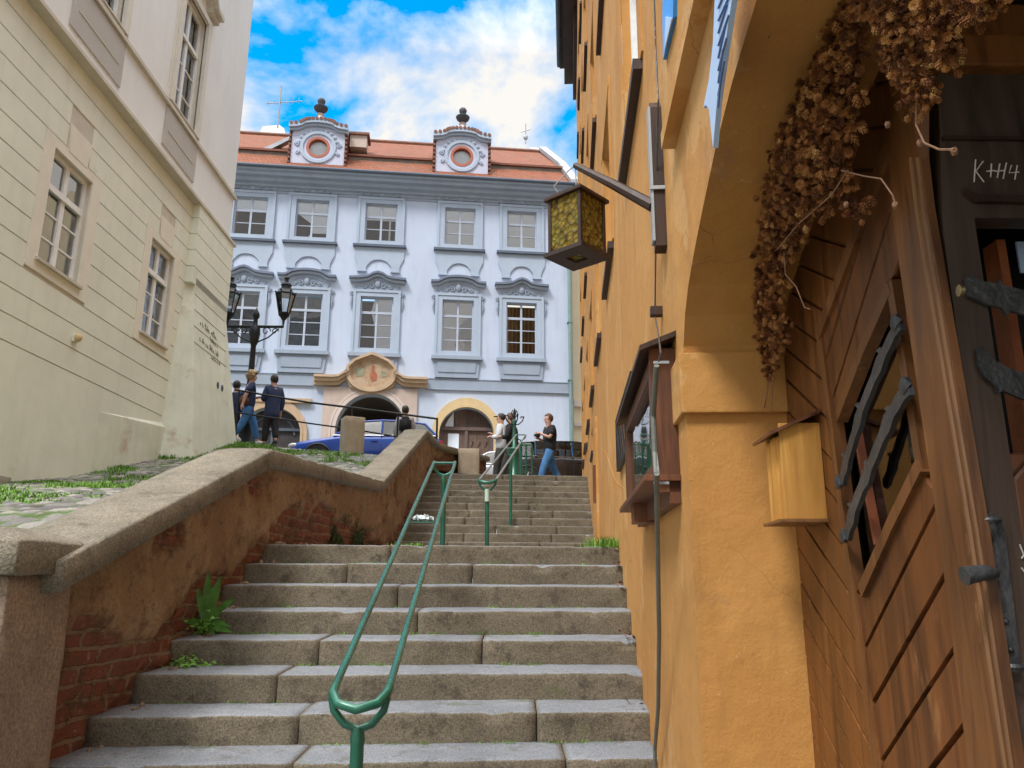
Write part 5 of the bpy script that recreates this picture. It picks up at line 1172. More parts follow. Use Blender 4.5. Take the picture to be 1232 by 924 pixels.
# the dark leaf that faces the street, ajar
YB=RF((uB,0,w)).y+.012
BF=Frame(V((0,YB,0)),V((1,.0,0)),V((0,-1,0)))
bx=lambda x,y,w=0:(BF.px(x,y,w))
dl=thing('dark_door','blackened plank door standing open with iron straps and a chalk mark','door',BF((1.2,zg,0)))
xe=bx(1160,450)[0]
zt_=bx(1180,88)[1]; wt=bx(1180,262)[1]; wl_=bx(1178,300)[0]
g=MB(BF); g.strip([BF.px(x,y) for x,y in ((1128,88),(1135,280),(1184,640),(1228,924),(1250,1060))],[(wl_,BF.px(1128,88)[1]),(wl_,BF.px(1135,280)[1]),(max(wl_,BF.px(1190,640)[0]),BF.px(1184,640)[1]),(max(wl_,BF.px(1234,924)[0]),BF.px(1228,924)[1]),(max(wl_,BF.px(1256,1060)[0]),BF.px(1250,1060)[1])],-.05,0); g.box((wl_,wt,-.05),(2.2,zt_,0)); 
wbm=bx(1200,545)[1]
g.build('leaf_frame',M['woodleaf'],dl)
g=MB(BF); g.box((wl_,zg,-.045),(2.2,wbm,-.012)); 
planks(g,[(wl_,zg),(1.6,zg),(1.6,wbm),(wl_,wbm)],(wl_,wbm-.2),(wl_+.3,wbm+.1),.11,.006,-.02,-.004,f=BF); g.build('lower_panel',M['woodred'],dl)
g=MB(BF); yy=bx(1200,168)[1]; g.box((xe+.02,yy-.004,0),(2.0,yy+.004,.008)); yy=bx(1200,240)[1]; g.strip([(xe+.045,wt+.06),(xe+.07,wt+.045),(2.0,wt+.035)],[(xe+.045,wt+.05),(xe+.065,wt+.03),(2.0,wt+.018)],0,.012); g.build('moulding',M['wooddark'],dl)
g=MB(BF)
s0=bx(1196,270,-.1);s1=bx(1228,440,-.1); g.box((s0[0],wbm,-.15),(s0[0]+.018,wt,-.1)); g.build('inner_frame',plain('orange_red_edge',(.30,.09,.03),.45,.2,6),dl)
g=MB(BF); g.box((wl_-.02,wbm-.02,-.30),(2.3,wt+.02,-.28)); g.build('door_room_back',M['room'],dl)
g=MB(BF); c=bx(1226,300,-.12); g.box((c[0],c[1]-.05,-.13),(c[0]+.2,c[1]+.02,-.125)); g.build('glimpsed_paper',M['signblue'],dl)
def bpoly(pts,w0,w1,nm,mt): g=MB(BF); g.prism([bx(x,y,w1) for x,y in pts],w0,w1); return g.build(nm,mt,dl)
bpoly([(1162,334),(1168,331),(1182,338),(1200,341),(1203,336),(1208,343),(1225,347),(1260,356),(1260,386),(1228,377),(1216,374),(1212,380),(1206,370),(1188,366),(1166,356)],.004,.012,'iron_strap',M['iron'])
bpoly([(1176,420),(1183,417),(1194,431),(1212,442),(1260,458),(1260,490),(1226,478),(1208,470),(1202,473),(1198,464),(1184,452),(1178,440)],.004,.012,'iron_strap',M['iron'])
# lock plate with curled ends and lever
g=MB(BF); L=[(1186,620),(1194,616),(1208,622),(1212,640),(1231,800),(1227,810),(1213,808),(1189,640)]
g.prism([bx(x,y,.02) for x,y in L],.0,.014)
for (x,y) in ((1190,626),(1219,802)):
    c=bx(x,y,.02); g.tube([(c[0]+.016*math.cos(t*.6),c[1],.02+.012*math.sin(t*.6)) for t in range(9)],.006,6)
for (x,y) in ((1193,648),(1200,700),(1212,748),(1218,782)): c=bx(x,y,.02); g.ball((c[0],c[1],.016),(.006,.006,.004),BF,1)
pl_=g.build('lock_plate',M['iron'],dl,smooth=True)
g=MB(BF); c=bx(1196,690,.05); d=bx(1160,693,.06); g.tube([(c[0],c[1],.01),(c[0],c[1],.05),(c[0]-.012,c[1],.058),((c[0]+d[0])/2,c[1]+.001,.06),(d[0],d[1],.06)],[.009,.010,.012,.014,.016],10); g.build('lever_handle',M['iron'],pl_,smooth=True)
g=MB(BF)
def stroke(pts): g.tube([(*bx(x,y,.002),.002) for x,y in pts],.0016,4)
stroke([(1174,192),(1172,219)]); stroke([(1183,194),(1174,206),(1184,219)])
stroke([(1187,206),(1197,205)]); stroke([(1193,197),(1192,213)]); stroke([(1197,206),(1208,205)]); stroke([(1203,197),(1200,214)]); stroke([(1211,196),(1207,215)])
stroke([(1217,199),(1214,208),(1226,207)]); stroke([(1224,199),(1221,216)])
g.build('chalk_mark',M['chalk'],dl)
g=MB(BF)
stroke([(1227,655),(1232,668),(1229,672)]); stroke([(1229,683),(1234,690)]); g.build('scratches',M['chalk'],dl)
# lintel beam over the dark leaf
lt=thing('door_lintel','brown timber lintel over the dark open door','beam',BF((1.2,1.0,0)))
g=MB(BF); a=bx(1150,78,.03); b=bx(1150,40,.03); g.box((xe-.03,a[1],-.08),(2.2,b[1],.03),bev=.006); g.box((xe-.03,b[1]+.004,-.06),(2.2,1.18,.015),bev=.006); g.build('beam',M['woodstrip'],lt)

# wooden nest box on the side panel
nbx=thing('nest_box','small yellow pine box with sloping lid fixed at the doorway edge','wooden box',RF((2.35,.3,WD)))
un=2.27; wf_=WD+.118
vt=RF.px(947,517,wf_)[1]; vb=RF.px(947,624,wf_)[1]
lf=.17
g=MB(RF); g.box((un,vb,WD+.002),(un+.014,vt+.035,wf_),bev=.002); g.box((un+lf-.014,vb,WD+.002),(un+lf,vt+.03,wf_),bev=.002); g.box((un+.014,vb,wf_-.014),(un+lf-.014,vt,wf_-.001),bev=.002); g.build('box_body',M['pine'],nbx)
g=MB(RF); g.box((un+.05,vb+.004,wf_-.02),(un+.10,vt,wf_+.004)); g.build('box_batten',M['pine'],nbx)
g=MB(RF); n0=WD; 
g.add([(un-.02,vt+.062,WD+.002),(un+lf+.02,vt+.062,WD+.002),(un+lf+.02,vt-.004,wf_+.035),(un-.02,vt-.004,wf_+.035),(un-.02,vt+.072,WD+.002),(un+lf+.02,vt+.072,WD+.002),(un+lf+.02,vt+.006,wf_+.035),(un-.02,vt+.006,wf_+.035)],[(0,1,2,3),(4,5,6,7),(0,1,5,4),(1,2,6,5),(2,3,7,6),(3,0,4,7)]); g.build('lid',M['woodbox'],nbx)
g=MB(RF); g.box((un-.012,vb-.01,WD+.002),(un+lf+.02,vb-.001,wf_+.02),bev=.002); g.build('box_base',M['pine2'] if 'pine2' in M else wood('brown_pine',(.28,.13,.045)),nbx)

# dried hops garland ---------------------------------------------------
def hopcone():
    vs=[];fs=[]; L=6; n=6
    for k in range(L):
        t=k/(L-1); r=(.0018+.0088*math.sin(math.pi*(.12+.8*t)))
        for i in range(n):
            a=2*math.pi*(i+.5*(k%2))/n; h=-.024*t
            b=len(vs); da=.62; 
            p=lambda rr,an,hh:(rr*math.cos(an),rr*math.sin(an),hh)
            vs+= [p(r*.55,a-da*.6,h),p(r*.55,a+da*.6,h),p(r*1.1,a+da*.45,h-.005),p(r*1.35,a,h-.0095),p(r*1.1,a-da*.45,h-.005)]
            fs.append((b,b+1,b+2,b+3,b+4))
    return vs,fs
HV,HF=hopcone()
rh=random.Random(11)
hp=thing('hop_garland','dried brown hop garland draped over the top of the plank door','dried garland',RF((1.9,1.0,WD+.15)))
def hopstrand(path,count,name='hop_strand',hs=1.0):
    mb=MB(); tone=[]
    cum=[];tot=0
    for p,q in zip(path,path[1:]):
        L=math.hypot(q[0]-p[0],q[1]-p[1])*(p[2]+q[2]); tot+=L; cum.append(tot)
    for _ in range(count):
        t=rh.random()*tot; k=next(i for i,c in enumerate(cum) if c>=t); a,b=path[k],path[k+1]; f=rh.random()
        x=a[0]+(b[0]-a[0])*f; y=a[1]+(b[1]-a[1])*f; r=a[2]+(b[2]-a[2])*f; w=a[3]+(b[3]-a[3])*f
        an=rh.random()*6.283; d=math.sqrt(rh.random()); rr=r*d
        x2=x+rr*math.cos(an)*(.75+.5*mnoise.noise(V((y*.03,x*.02,1)))); y2=y+rr*math.sin(an)
        base=RF((*RF.px(x2,y2,w),w)); depth=(r/936*2.0)*.8*math.sqrt(max(0,1-d*d)); base+=NR*rh.uniform(-.3,1)*depth
        if rh.random()<.35: base+=V((rh.gauss(0,.006),rh.gauss(0,.01),rh.gauss(0,.006)))
        s=rh.uniform(.45,1.1)*.78*hs; M3=Matrix.Rotation(rh.random()*6.28,3,'Z'); M3=Matrix.Rotation(rh.gauss(0,.75),3,'X')@Matrix.Rotation(rh.gauss(0,.75),3,'Y')@M3
        tn=max(0,min(1,rh.gauss(.40,.30)))
        mb.add([base+M3@(V(v)*s) for v in HV],HF,ID); tone+= [max(0,min(1,tn+(i%5-2)*.05)) for i in range(len(HV))]
    # stems within
    n0=len(mb.v)
    mb.tube([RF((*RF.px(p[0],p[1],p[3]-.02),p[3]-.02)) for p in path],.004,5); tone+=[.3]*(len(mb.v)-n0)
    return mb.build(name,M['hop'],hp,recalc=False,attr=('tone',tone))
wm=WD+.10
hopstrand([(1032,-20,26,wm+.03),(1018,50,24,wm+.03),(1008,95,34,wm+.03),(1000,130,48,wm+.03),(984,185,54,wm+.03),(962,232,46,wm+.03),(942,275,32,wm+.02),(929,315,27,wm),(926,365,25,wm-.01),(928,400,16,wm-.02),(929,425,11,wm-.03),(925,452,7,wm-.03)],3600)
hopstrand([(1085,-20,30,wm+.06),(1092,30,26,wm+.06),(1085,70,17,wm+.06),(1106,90,16,wm+.06),(1112,118,14,wm+.06)],1500,hs=.68)
hopstrand([(1140,-20,20,wm+.08),(1140,40,18,wm+.08),(1145,66,10,wm+.08)],700,hs=.66)
hopstrand([(1050,-20,30,wm+.05),(1045,10,18,wm+.05)],260,hs=.75); hopstrand([(1195,-20,20,wm+.10),(1190,4,12,wm+.10)],140,hs=.62); hopstrand([(1165,-20,18,wm+.09),(1172,18,8,wm+.09)],130,hs=.64)
hopstrand([(1040,240,10,wm+.03),(1030,262,6,wm+.03)],9); hopstrand([(1020,215,16,wm+.03),(1028,250,8,wm+.03)],26)
def twig(pts,w,r=.0016): g=MB(RF); g.tube([(*RF.px(x,y,w),w) for x,y in pts],r,5); g.build('dry_twig',M['stem'],hp)
twig([(1103,110),(1102,150),(1112,172),(1130,180),(1148,180)],wm+.07,.0018); twig([(1012,205),(1040,212),(1060,215),(1074,235),(1077,245)],wm+.05); twig([(935,300),(960,270),(1000,235),(1020,205)],wm+.06,.0018)
twig([(943,250),(942,285),(945,330),(958,345),(968,370),(975,372)],wm+.04); twig([(925,455),(922,480),(917,500)],wm-.02); twig([(1002,40),(990,60),(960,45)],wm+.0)
twig([(893,-10),(898,20),(910,34),(925,45)],-.05,.0014); twig([(930,455),(928,500)],wm-.02,.0018)
for x,y in ((1148,182),(1107,172),(1077,247),(1018,246),(1068,150)):
    g=MB(RF); u,v=RF.px(x,y,wm+.06); g.ball((u,v,wm+.06),(.006,.008,.006),RF,1); g.build('dry_bud',M['stem'],hp)

# ------------------------------------------------------------------ handrails on the stairs
def handrail(name,label,Y0,px0,Y1,px1,posts,mat,hw=.098,rubber=True):
    """double rail from picture-located low end to high end; posts: list of Y"""
    a=onY(px0[0],px0[1],Y0); b=onY(px1[0],px1[1],Y1); t=thing(name,label,'handrail',(a.x,a.y,a.z-1),0,'green handrails on the stairs')
    s=V((b.y-a.y,-(b.x-a.x),0)).normalized()
    for k in (-1,1):
        g=MB(); g.tube([a+s*k*hw,a.lerp(b,.33)+s*k*hw+V((0,0,-.004)),a.lerp(b,.66)+s*k*hw,b+s*k*hw],.0145,12); g.build('rail',mat,t,smooth=True)
    for i,(Y,full) in enumerate(posts):
        f=(Y-a.y)/(b.y-a.y); c=a.lerp(b,f); zf=floorz(Y+.02) if Y<15.7 else 2.02
        if Y>=15.7: zf=plaza_z(c.x,Y)
        fw=(b-a).normalized(); g=MB()
        if i==0: # the low end loops round in front
            g.tube([c+s*hw,c+s*hw*.98-fw*.05,c+s*hw*.7-fw*.10+V((0,0,-.012)),c-fw*.125+V((0,0,-.02)),c-s*hw*.7-fw*.10+V((0,0,-.012)),c-s*hw*.98-fw*.05,c-s*hw],.017,10)
            bc=c-fw*.055; 
        else: bc=c
        g.tube([bc+s*hw+V((0,0,-.01)),bc+s*hw*.9+V((0,0,-.055)),bc+s*hw*.5+V((0,0,-.10)),bc+V((0,0,-.118)),bc-s*hw*.5+V((0,0,-.10)),bc-s*hw*.9+V((0,0,-.055)),bc-s*hw+V((0,0,-.01))],.014,10)
        if i>0: g.tube([bc+s*hw,bc-s*hw],.013,8)
        g.build('yoke',M['green'],t,smooth=True)
        g=MB(); p=V((bc.x,bc.y,0)); g.tube([p+V((0,0,bc.z-.11)),p+V((0,0,bc.z-.15)),p+V((0,0,bc.z-.17)),p+V((.004,0,zf+.04)),p+V((.004,0,zf-.03))],[.020,.027,.024,.024,.024],12); g.tube([p+V((.004,0,zf+.02)),p+V((.004,0,zf-.01))],.04,12); g.build('post',M['green'],t,smooth=True)
    return t,a,b,s
t,a,b,s=handrail('handrail','nearest green double handrail on the lower flight with a crumpled plastic bag wedged in it',3.0,(436,826),7.3,(535,556),[(3.0,1),(7.25,1)],M['railgrey'])
c=a.lerp(b,.52); g=MB(); g.box(tuple(c-s*.1-V((0,.03,.012))),tuple(c+s*.1+V((0,.03,-.004)))); g.build('crossbar',M['green'],t)
lit=MB(); bm=bmesh.new(); bmesh.ops.create_icosphere(bm,subdivisions=3,radius=1)
for q in bm.verts: q.co=V((q.co.x*.06,q.co.y*.03,q.co.z*.012))+V((nz(q.co*2.5)*.03,nz(q.co*3+V((7,0,0)))*.03,nz(q.co*2.8+V((0,7,0)))*.03))
lit.bm(bm,ID); o=lit.build('plastic_bag',M['plastic'],smooth=False); o.location=c+V((0,0,.02)); tag(o,'crumpled clear plastic bag lying on the crossbar of the nearest handrail','litter')
handrail('handrail','further handrail on the upper flight with bare worn steel rails and green posts',9.0,(587,577),16.0,(627,523),[(9.0,1),(12.9,1),(15.98,1)],M['railbare'])
g=MB(); o=None
st_=thing('sticker','small pale green sticker on the post of the further handrail','sticker',(0,9,.9)); p=onY(586,596,8.93); g.tube([p+V((0,0,-.07)),p+V((0,0,.07))],.0262,12,caps=False); g.build('sticker_sheet',M['stick'] if 'stick' in M else flat('pale_sticker',(.45,.6,.5)),st_)

# railing along the head of the ramp
rl=thing('ramp_railing','black two bar iron railing across the head of the cobbled ramp','railing',(-3.5,16.6,2.4))
YRa,YRb=17.6,16.9
tp=[onY(283,469,YRa),onY(370,484,17.3),onY(428,491,17.2),onY(527,504,YRb)]; bt=[onY(283,496,YRa),onY(370,509,17.3),onY(428,517,17.2),onY(482,526,17.0)]
g=MB(); g.tube(tp,.024,8); g.build('top_rail',M['black'],rl,smooth=True); g=MB(); g.tube(bt,.018,8); g.build('lower_rail',M['black'],rl,smooth=True)
for (x,yt,Y) in ((288,470,YRa),(424,491,17.2),(479,498,17.05),(526,504,YRb)):
    p=onY(x,yt,Y); zb=ramp_z(p.x,16.3) if x<500 else capz(Y)-.02
    g=MB(); g.tube([p,V((p.x,p.y,zb-.05))],.022,8); g.build('post',M['black'],rl,smooth=True)

# ------------------------------------------------------------------ street lamps
def lantern_head(mb_f,mb_g,c,sc_=1.0):
    """historic six-sided gas lantern, c = bottom centre"""
    F_=lambda p:V(c)+V(p)*sc_
    n=6
    mb_f.lathe([(.05,-.12),(.09,-.05),(.14,0),(.15,.03),(.10,.05)],c,10)
    r0,r1,h0,h1=.13,.235,.05,.55
    for k in range(n):
        a=2*math.pi*k/n+.3; b=2*math.pi*(k+1)/n+.3
        mb_f.tube([F_((r0*math.cos(a),r0*math.sin(a),h0)),F_((r1*math.cos(a),r1*math.sin(a),h1))],.016,5)
        mb_f.tube([F_((r0*math.cos(a),r0*math.sin(a),h0)),F_((r0*math.cos(b),r0*math.sin(b),h0))],.016,5); mb_f.tube([F_((r1*math.cos(a),r1*math.sin(a),h1)),F_((r1*math.cos(b),r1*math.sin(b),h1))],.02,5)
        mb_g.add([F_((r0*.98*math.cos(a),r0*.98*math.sin(a),h0)),F_((r0*.98*math.cos(b),r0*.98*math.sin(b),h0)),F_((r1*.98*math.cos(b),r1*.98*math.sin(b),h1)),F_((r1*.98*math.cos(a),r1*.98*math.sin(a),h1))],[(0,1,2,3)])
        mb_f.ball(tuple(F_((r1*1.05*math.cos(a),r1*1.05*math.sin(a),h1+.06))),.03,ID,1)
    mb_f.lathe([(.26,.55),(.24,.58),(.13,.70),(.12,.78),(.14,.80),(.12,.84),(.05,.90),(.045,.96),(.07,1.0),(.03,1.05),(.01,1.1)],c,12)
def street_lamp(name,label,x,yarm,Y,half,zb,two=True):
    top=onY(x,yarm,Y); t=thing(name,label,'street lamp',(top.x,Y,zb))
    h=top.z-zb; P=V((top.x,Y,zb))
    g=MB(); g.lathe([(.22,0),(.22,.25),(.17,.3),(.15,.9),(.17,.95),(.10,1.05),(.085,1.2),(.07,h-.8),(.065,h-.5),(.10,h-.42),(.14,h-.2),(.13,h-.05),(.06,h+.04),(.05,h+.2),(.09,h+.26),(.085,h+.34),(.03,h+.44),(.01,h+.5)],P,14); g.build('pole',M['black'],t,smooth=True)
    for f in (-1,1):
        g=MB(); g.tube([top,top+V((f*half,0,0)),top+V((f*half,0,.2))],[.04,.035,.04],8)
        for k,(cx_,r) in enumerate(((.28,.12),(.5,.09))):
            g.tube([top+V((f*(cx_+r*(1-.06*i)*math.cos(i*.5)),0,-.12+r*(1-.06*i)*math.sin(i*.5))) for i in range(14)],.014,5)
        g.tube([top+V((f*.1,0,-.4)),top+V((f*.35,0,-.28)),top+V((f*half*.85,0,-.05))],.018,6)
        A=g.build('arm',M['black'],t,smooth=True)
        f1=MB(); g1=MB(); lantern_head(f1,g1,top+V((f*half,0,.30))); H=f1.build('lantern',M['black'],A); g1.build('lantern_glass',M['lampglass'],H,recalc=False)
street_lamp('street_lamp','tall black twin lantern street lamp with scrolled arms beside the cream palace',307,393,18.6,.70,plaza_z(-6.1,18.6)-.1)
# ornate post top by the head of the stairs
p=onY(619,505,17.3); og=thing('ornamental_post','short green iron post with a scrolled four armed finial at the head of the stairs','post',(p.x,17.3,2.0))
zb=plaza_z(p.x,17.3)-.05
g=MB(); g.lathe([(.16,0),(.16,.15),(.11,.2),(.10,.7),(.12,.74),(.05,.8),(.035,p.z-zb-.1),(.05,p.z-zb-.05),(.03,p.z-zb)],(p.x,17.3,zb),12); g.build('post',M['green'],og,smooth=True)
g=MB()
for k in range(4):
    a=k*math.pi/2+.35; d=V((math.cos(a),math.sin(a),0)); g.tube([p+V((0,0,-.12)),p+d*.10+V((0,0,-.10)),p+d*.19+V((0,0,-.02)),p+d*.22+V((0,0,.06)),p+d*.17+V((0,0,.09)),p+d*.14+V((0,0,.05))],.014,6); g.tube([p+d*.02+V((0,0,.05)),p+d*.08+V((0,0,.14)),p+d*.04+V((0,0,.22))],.012,5); g.ball(tuple(p+d*.22+V((0,0,.08))),.022,ID,1)
g.tube([p+V((0,0,-.05)),p+V((0,0,.26))],[.03,.012],8); g.build('finial',M['black'],og,smooth=True)
# green fence bars beside it
gf=thing('green_guard','short green tubular guard rail at the top right of the handrail','guard rail',(.25,16.8,2))
g=MB()
for x in (626,633,640):
    q=onY(x,535,17.0); z0=plaza_z(q.x,17)-.05; g.tube([V((q.x,17.0,z0)),V((q.x,17.0,q.z))],.022,8)
a=onY(626,535,17.0); b=onY(640,535,17.0); g.tube([a,b],.02,8); g.tube([a-V((0,0,.25)),b-V((0,0,.25))],.016,8); g.build('bars',M['green'],gf,smooth=True)

# ------------------------------------------------------------------ people
def skinmesh(name,verts,edges,radii,root,mat,parent,sub=2):
    me=bpy.data.meshes.new(name+'_src'); me.from_pydata([V(v) for v in verts],edges,[]); o=bpy.data.objects.new(name+'_src',me); COL.objects.link(o)
    sk=o.modifiers.new('skin','SKIN'); sk.use_smooth_shade=True
    for i,r in enumerate(radii):
        rr=(r,r) if not isinstance(r,tuple) else r
        me.skin_vertices[0].data[i].radius=rr; me.skin_vertices[0].data[i].use_root=(i==root)
    ss=o.modifiers.new('sub','SUBSURF'); ss.levels=sub; ss.render_levels=sub
    dg=bpy.context.evaluated_depsgraph_get(); ev=o.evaluated_get(dg); nm=bpy.data.meshes.new_from_object(ev); nm.name=name
    bpy.data.objects.remove(o); nm.materials.clear(); nm.materials.append(mat); nm.polygons.foreach_set('use_smooth',[True]*len(nm.polygons))
    q=bpy.data.objects.new(name,nm); COL.objects.link(q)
    if parent: q.parent=parent; q['_r']=parent.get('_r','')
    return q
def person(label,x,ytop,Y,H,face,stride,arms,top_m,leg_m,hair_m,hairstyle,shoe,sleeve='long',lean=0,group='people walking at the top of the steps',extras=()):
    """face: heading in degrees, 0 = away from the camera (+Y), 90 = to the left"""
    hd=onY(x,ytop,Y); zb=hd.z-H
    t=thing('person',label,'person',(hd.x,Y,zb),rad(face),group)
    k=H/1.75
    S=lambda p:(p[0]*k,p[1]*k,p[2]*k)
    l=math.tan(rad(lean))
    J={}
    J['pel']=(0,0,.93); J['wai']=(0,l*.16,1.08); J['che']=(0,l*.36,1.28); J['nek']=(0,l*.52+.01,1.46); J['he0']=(0,l*.58+.03,1.555); J['he1']=(0,l*.62+.03,1.655)
    for sd,nm in ((-1,'L'),(1,'R')):
        J['hip'+nm]=(sd*.085,0,.89)
        st=stride*(1 if nm=='L' else -1)
        J['kne'+nm]=(sd*.09,st*.5+.03,.50+.02*abs(st)); J['ank'+nm]=(sd*.09,st*1.0-(.03 if st<0 else 0),.09+(.06 if st<0 else 0)); J['toe'+nm]=(sd*.10,J['ank'+nm][1]+.15,.04)
        J['sho'+nm]=(sd*.175,l*.48,1.40)
        a=arms[0 if nm=='L' else 1]  # (elbow xyz offset, wrist xyz offset)
        e=(J['sho'+nm][0]+sd*a[0][0],J['sho'+nm][1]+a[0][1],J['sho'+nm][2]+a[0][2]); w=(e[0]+sd*a[1][0],e[1]+a[1][1],e[2]+a[1][2]); J['elb'+nm]=e; J['wri'+nm]=w
        d=V(a[1]); d=V((sd*d.x,d.y,d.z)).normalized(); J['pal'+nm]=tuple(V(w)+d*.07); J['_d'+nm]=d
    names=['pel','wai','che','nek','he0','he1']; R=dict(pel=(.135,.10),wai=(.125,.095),che=(.155,.105),nek=.052,he0=.068,he1=.088,hip=.082,kne=.055,ank=.037,toe=.033,sho=.055,elb=.040,wri=.027,pal=.033)
    vs=[];ed=[];ra=[];idx={}
    def av(n,p,r): idx[n]=len(vs); vs.append(S(p)); ra.append(tuple(q*k*1.12 for q in r) if isinstance(r,tuple) else r*k*(1.15 if r>.02 else 1.3))
    for n in names: av(n,J[n],R[n])
    ed+=[(idx[a],idx[b]) for a,b in zip(names,names[1:])]
    for nm in 'LR':
        for c,p in (('hip','pel'),('kne','hip'),('ank','kne'),('toe','ank'),('sho','che'),('elb','sho'),('wri','elb'),('pal','wri')):
            av(c+nm,J[c+nm],R[c]); ed.append((idx[p+nm] if p+nm in idx else idx[p],idx[c+nm]))
        d=J['_d'+nm]; side=d.cross(V((0,0,1))); side=side.normalized() if side.length>.2 else V((0,1,0)); dn=d.cross(side).normalized()
        if dn.z>0: dn=-dn
        for i,off in enumerate((-.027,-.009,.009,.027)):
            b=V(J['pal'+nm])+side*off+d*.025; L=(.065,.078,.073,.055)[i]; av('f%d'%i+nm,tuple(b+d*L*.5+dn*.012),.009); av('g%d'%i+nm,tuple(b+d*L*.85+dn*.035),.007); ed+= [(idx['pal'+nm],idx['f%d'%i+nm]),(idx['f%d'%i+nm],idx['g%d'%i+nm])]
        b=V(J['pal'+nm])-side*.035-d*.02; av('th'+nm,tuple(b+dn*.02-side*.012+d*.02),.010); av('tt'+nm,tuple(b+dn*.035-side*.015+d*.05),.008); ed+=[(idx['pal'+nm],idx['th'+nm]),(idx['th'+nm],idx['tt'+nm])]
    body=skinmesh('body',vs,ed,ra,0,M['skin'],t,1)
    # face bumps (nose, ears) joined to the body mesh
    hc=V(S(J['he1'])); bm=bmesh.new(); bm.from_mesh(body.data)
    def addb(c,r,sub=1):
        m=Matrix.Translation(c)@Matrix.Diagonal((*r,1)); bmesh.ops.create_icosphere(bm,subdivisions=sub,radius=1,matrix=m)
    addb(hc+V((0,.0,-.01)),(.076*k,.094*k,.108*k),3); addb(hc+V((0,.055,-.075))*k,(.045*k,.04*k,.035*k),2); addb(hc+V((0,.098*k,-.035*k)),(.012*k,.020*k,.022*k))
    for s in (-1,1): addb(hc+V((s*.078*k,.0,-.03*k)),(.010*k,.02*k,.03*k))
    for f in bm.faces: f.smooth=True
    bm.to_mesh(body.data); bm.free()
    def small(name,mat,parts,par=body):
        b2=bmesh.new()
        for c,r in parts: bmesh.ops.create_icosphere(b2,subdivisions=1,radius=1,matrix=Matrix.Translation(c)@Matrix.Diagonal((*r,1)))
        me=bpy.data.meshes.new(name); 
        for f in b2.faces: f.smooth=True
        b2.to_mesh(me); b2.free(); me.materials.append(mat); o=bpy.data.objects.new(name,me); COL.objects.link(o); o.parent=par; return o
    small('eyes',M['eye'],[(hc+V((s*.03*k,.083*k,-.012*k)),(.010*k,.008*k,.006*k)) for s in (-1,1)]); small('mouth',M['lip'],[(hc+V((0,.088*k,-.075*k)),(.022*k,.008*k,.006*k))])
    # clothing
    def chain(nm_,pts,edges,rad_,m): skinmesh(nm_,[S(p) for p in pts],edges,[tuple(q*k*1.25 for q in r) if isinstance(r,tuple) else r*k*1.28 for r in rad_],0,m,t,2)
    hem=J['pel'] if sleeve!='coat' else (0,0,.80)
    P=[(hem[0],hem[1],hem[2]-.15),J['wai'],J['che'],(J['nek'][0],J['nek'][1]-.01,J['nek'][2]-.035)]; E_=[(0,1),(1,2),(2,3)]; RR=[(.165,.13),(.155,.122),(.178,.125),.075]
    for nm in 'LR':
        b=len(P)
        if sleeve=='short':
            m_=tuple(V(J['sho'+nm]).lerp(V(J['elb'+nm]),.75)); P+=[J['sho'+nm],m_]; RR+=[.072,.064]; E_+=[(2,b),(b,b+1)]
        else:
            wr=tuple(V(J['elb'+nm]).lerp(V(J['wri'+nm]),.92)); P+=[J['sho'+nm],J['elb'+nm],wr]; RR+=[.074,.058,.044]; E_+=[(2,b),(b,b+1),(b+1,b+2)]
    chain('jacket' if sleeve!='short' else 'shirt',P,E_,RR,top_m)
    P=[(0,0,1.03),(0,0,.90)]; E_=[(0,1)]; RR=[(.142,.108),(.150,.118)]
    for nm in 'LR':
        b=len(P); P+=[J['hip'+nm],J['kne'+nm],tuple(V(J['kne'+nm]).lerp(V(J['ank'+nm]),.92))]; RR+=[.098,.075,.060]; E_+=[(1,b),(b,b+1),(b+1,b+2)]
    chain('trousers',P,E_,RR,leg_m)
    for nm in 'LR':
        a=J['ank'+nm]; q=J['toe'+nm]; chain('shoe',[(a[0],a[1]-.05,a[2]-.035),(a[0],a[1]+.05,a[2]-.03),(q[0],q[1]+.03,q[2]-.01)],[(0,1),(1,2)],[.042,.045,.034],shoe)
    # hair
    b2=bmesh.new(); bmesh.ops.create_icosphere(b2,subdivisions=4,radius=1); 
    for v in b2.verts:
        n=v.co.copy(); w=1+.05*mnoise.noise(n*5)+(.14*mnoise.noise(n*4+V((3,0,0))) if hairstyle=='curly' else 0)
        R_=(.094,.114,.120); 
        if hairstyle=='curly': R_=(.145,.15,.155)
        if hairstyle=='cap': R_=(.090,.108,.105)
        v.co=V((n.x*R_[0]*w,n.y*R_[1]*w-.012,n.z*R_[2]*w+.012))*k+hc
    bmesh.ops.delete(b2,geom=[v for v in b2.verts if (v.co.z-hc.z)/k< -.10+(.16 if (v.co.y-hc.y)/k>.035 else 0)*1.0 and ((v.co.y-hc.y)/k>.02 or (v.co.z-hc.z)/k<-.085)],context='VERTS')
    if hairstyle=='long':
        me_=Matrix.Translation(hc+V((0,-.085*k,-.16*k)))@Matrix.Diagonal((.085*k,.045*k,.20*k,1)); bmesh.ops.create_icosphere(b2,subdivisions=3,radius=1,matrix=me_)
    if hairstyle=='cap':
        me_=Matrix.Translation(hc+V((0,.11*k,.035*k)))@Matrix.Diagonal((.07*k,.08*k,.012*k,1)); bmesh.ops.create_icosphere(b2,subdivisions=2,radius=1,matrix=me_)
    for f in b2.faces: f.smooth=True
    me=bpy.data.meshes.new('hair'); b2.to_mesh(me); b2.free(); me.materials.append(hair_m); o=bpy.data.objects.new('cap' if hairstyle=='cap' else 'hair',me); COL.objects.link(o); o.parent=t
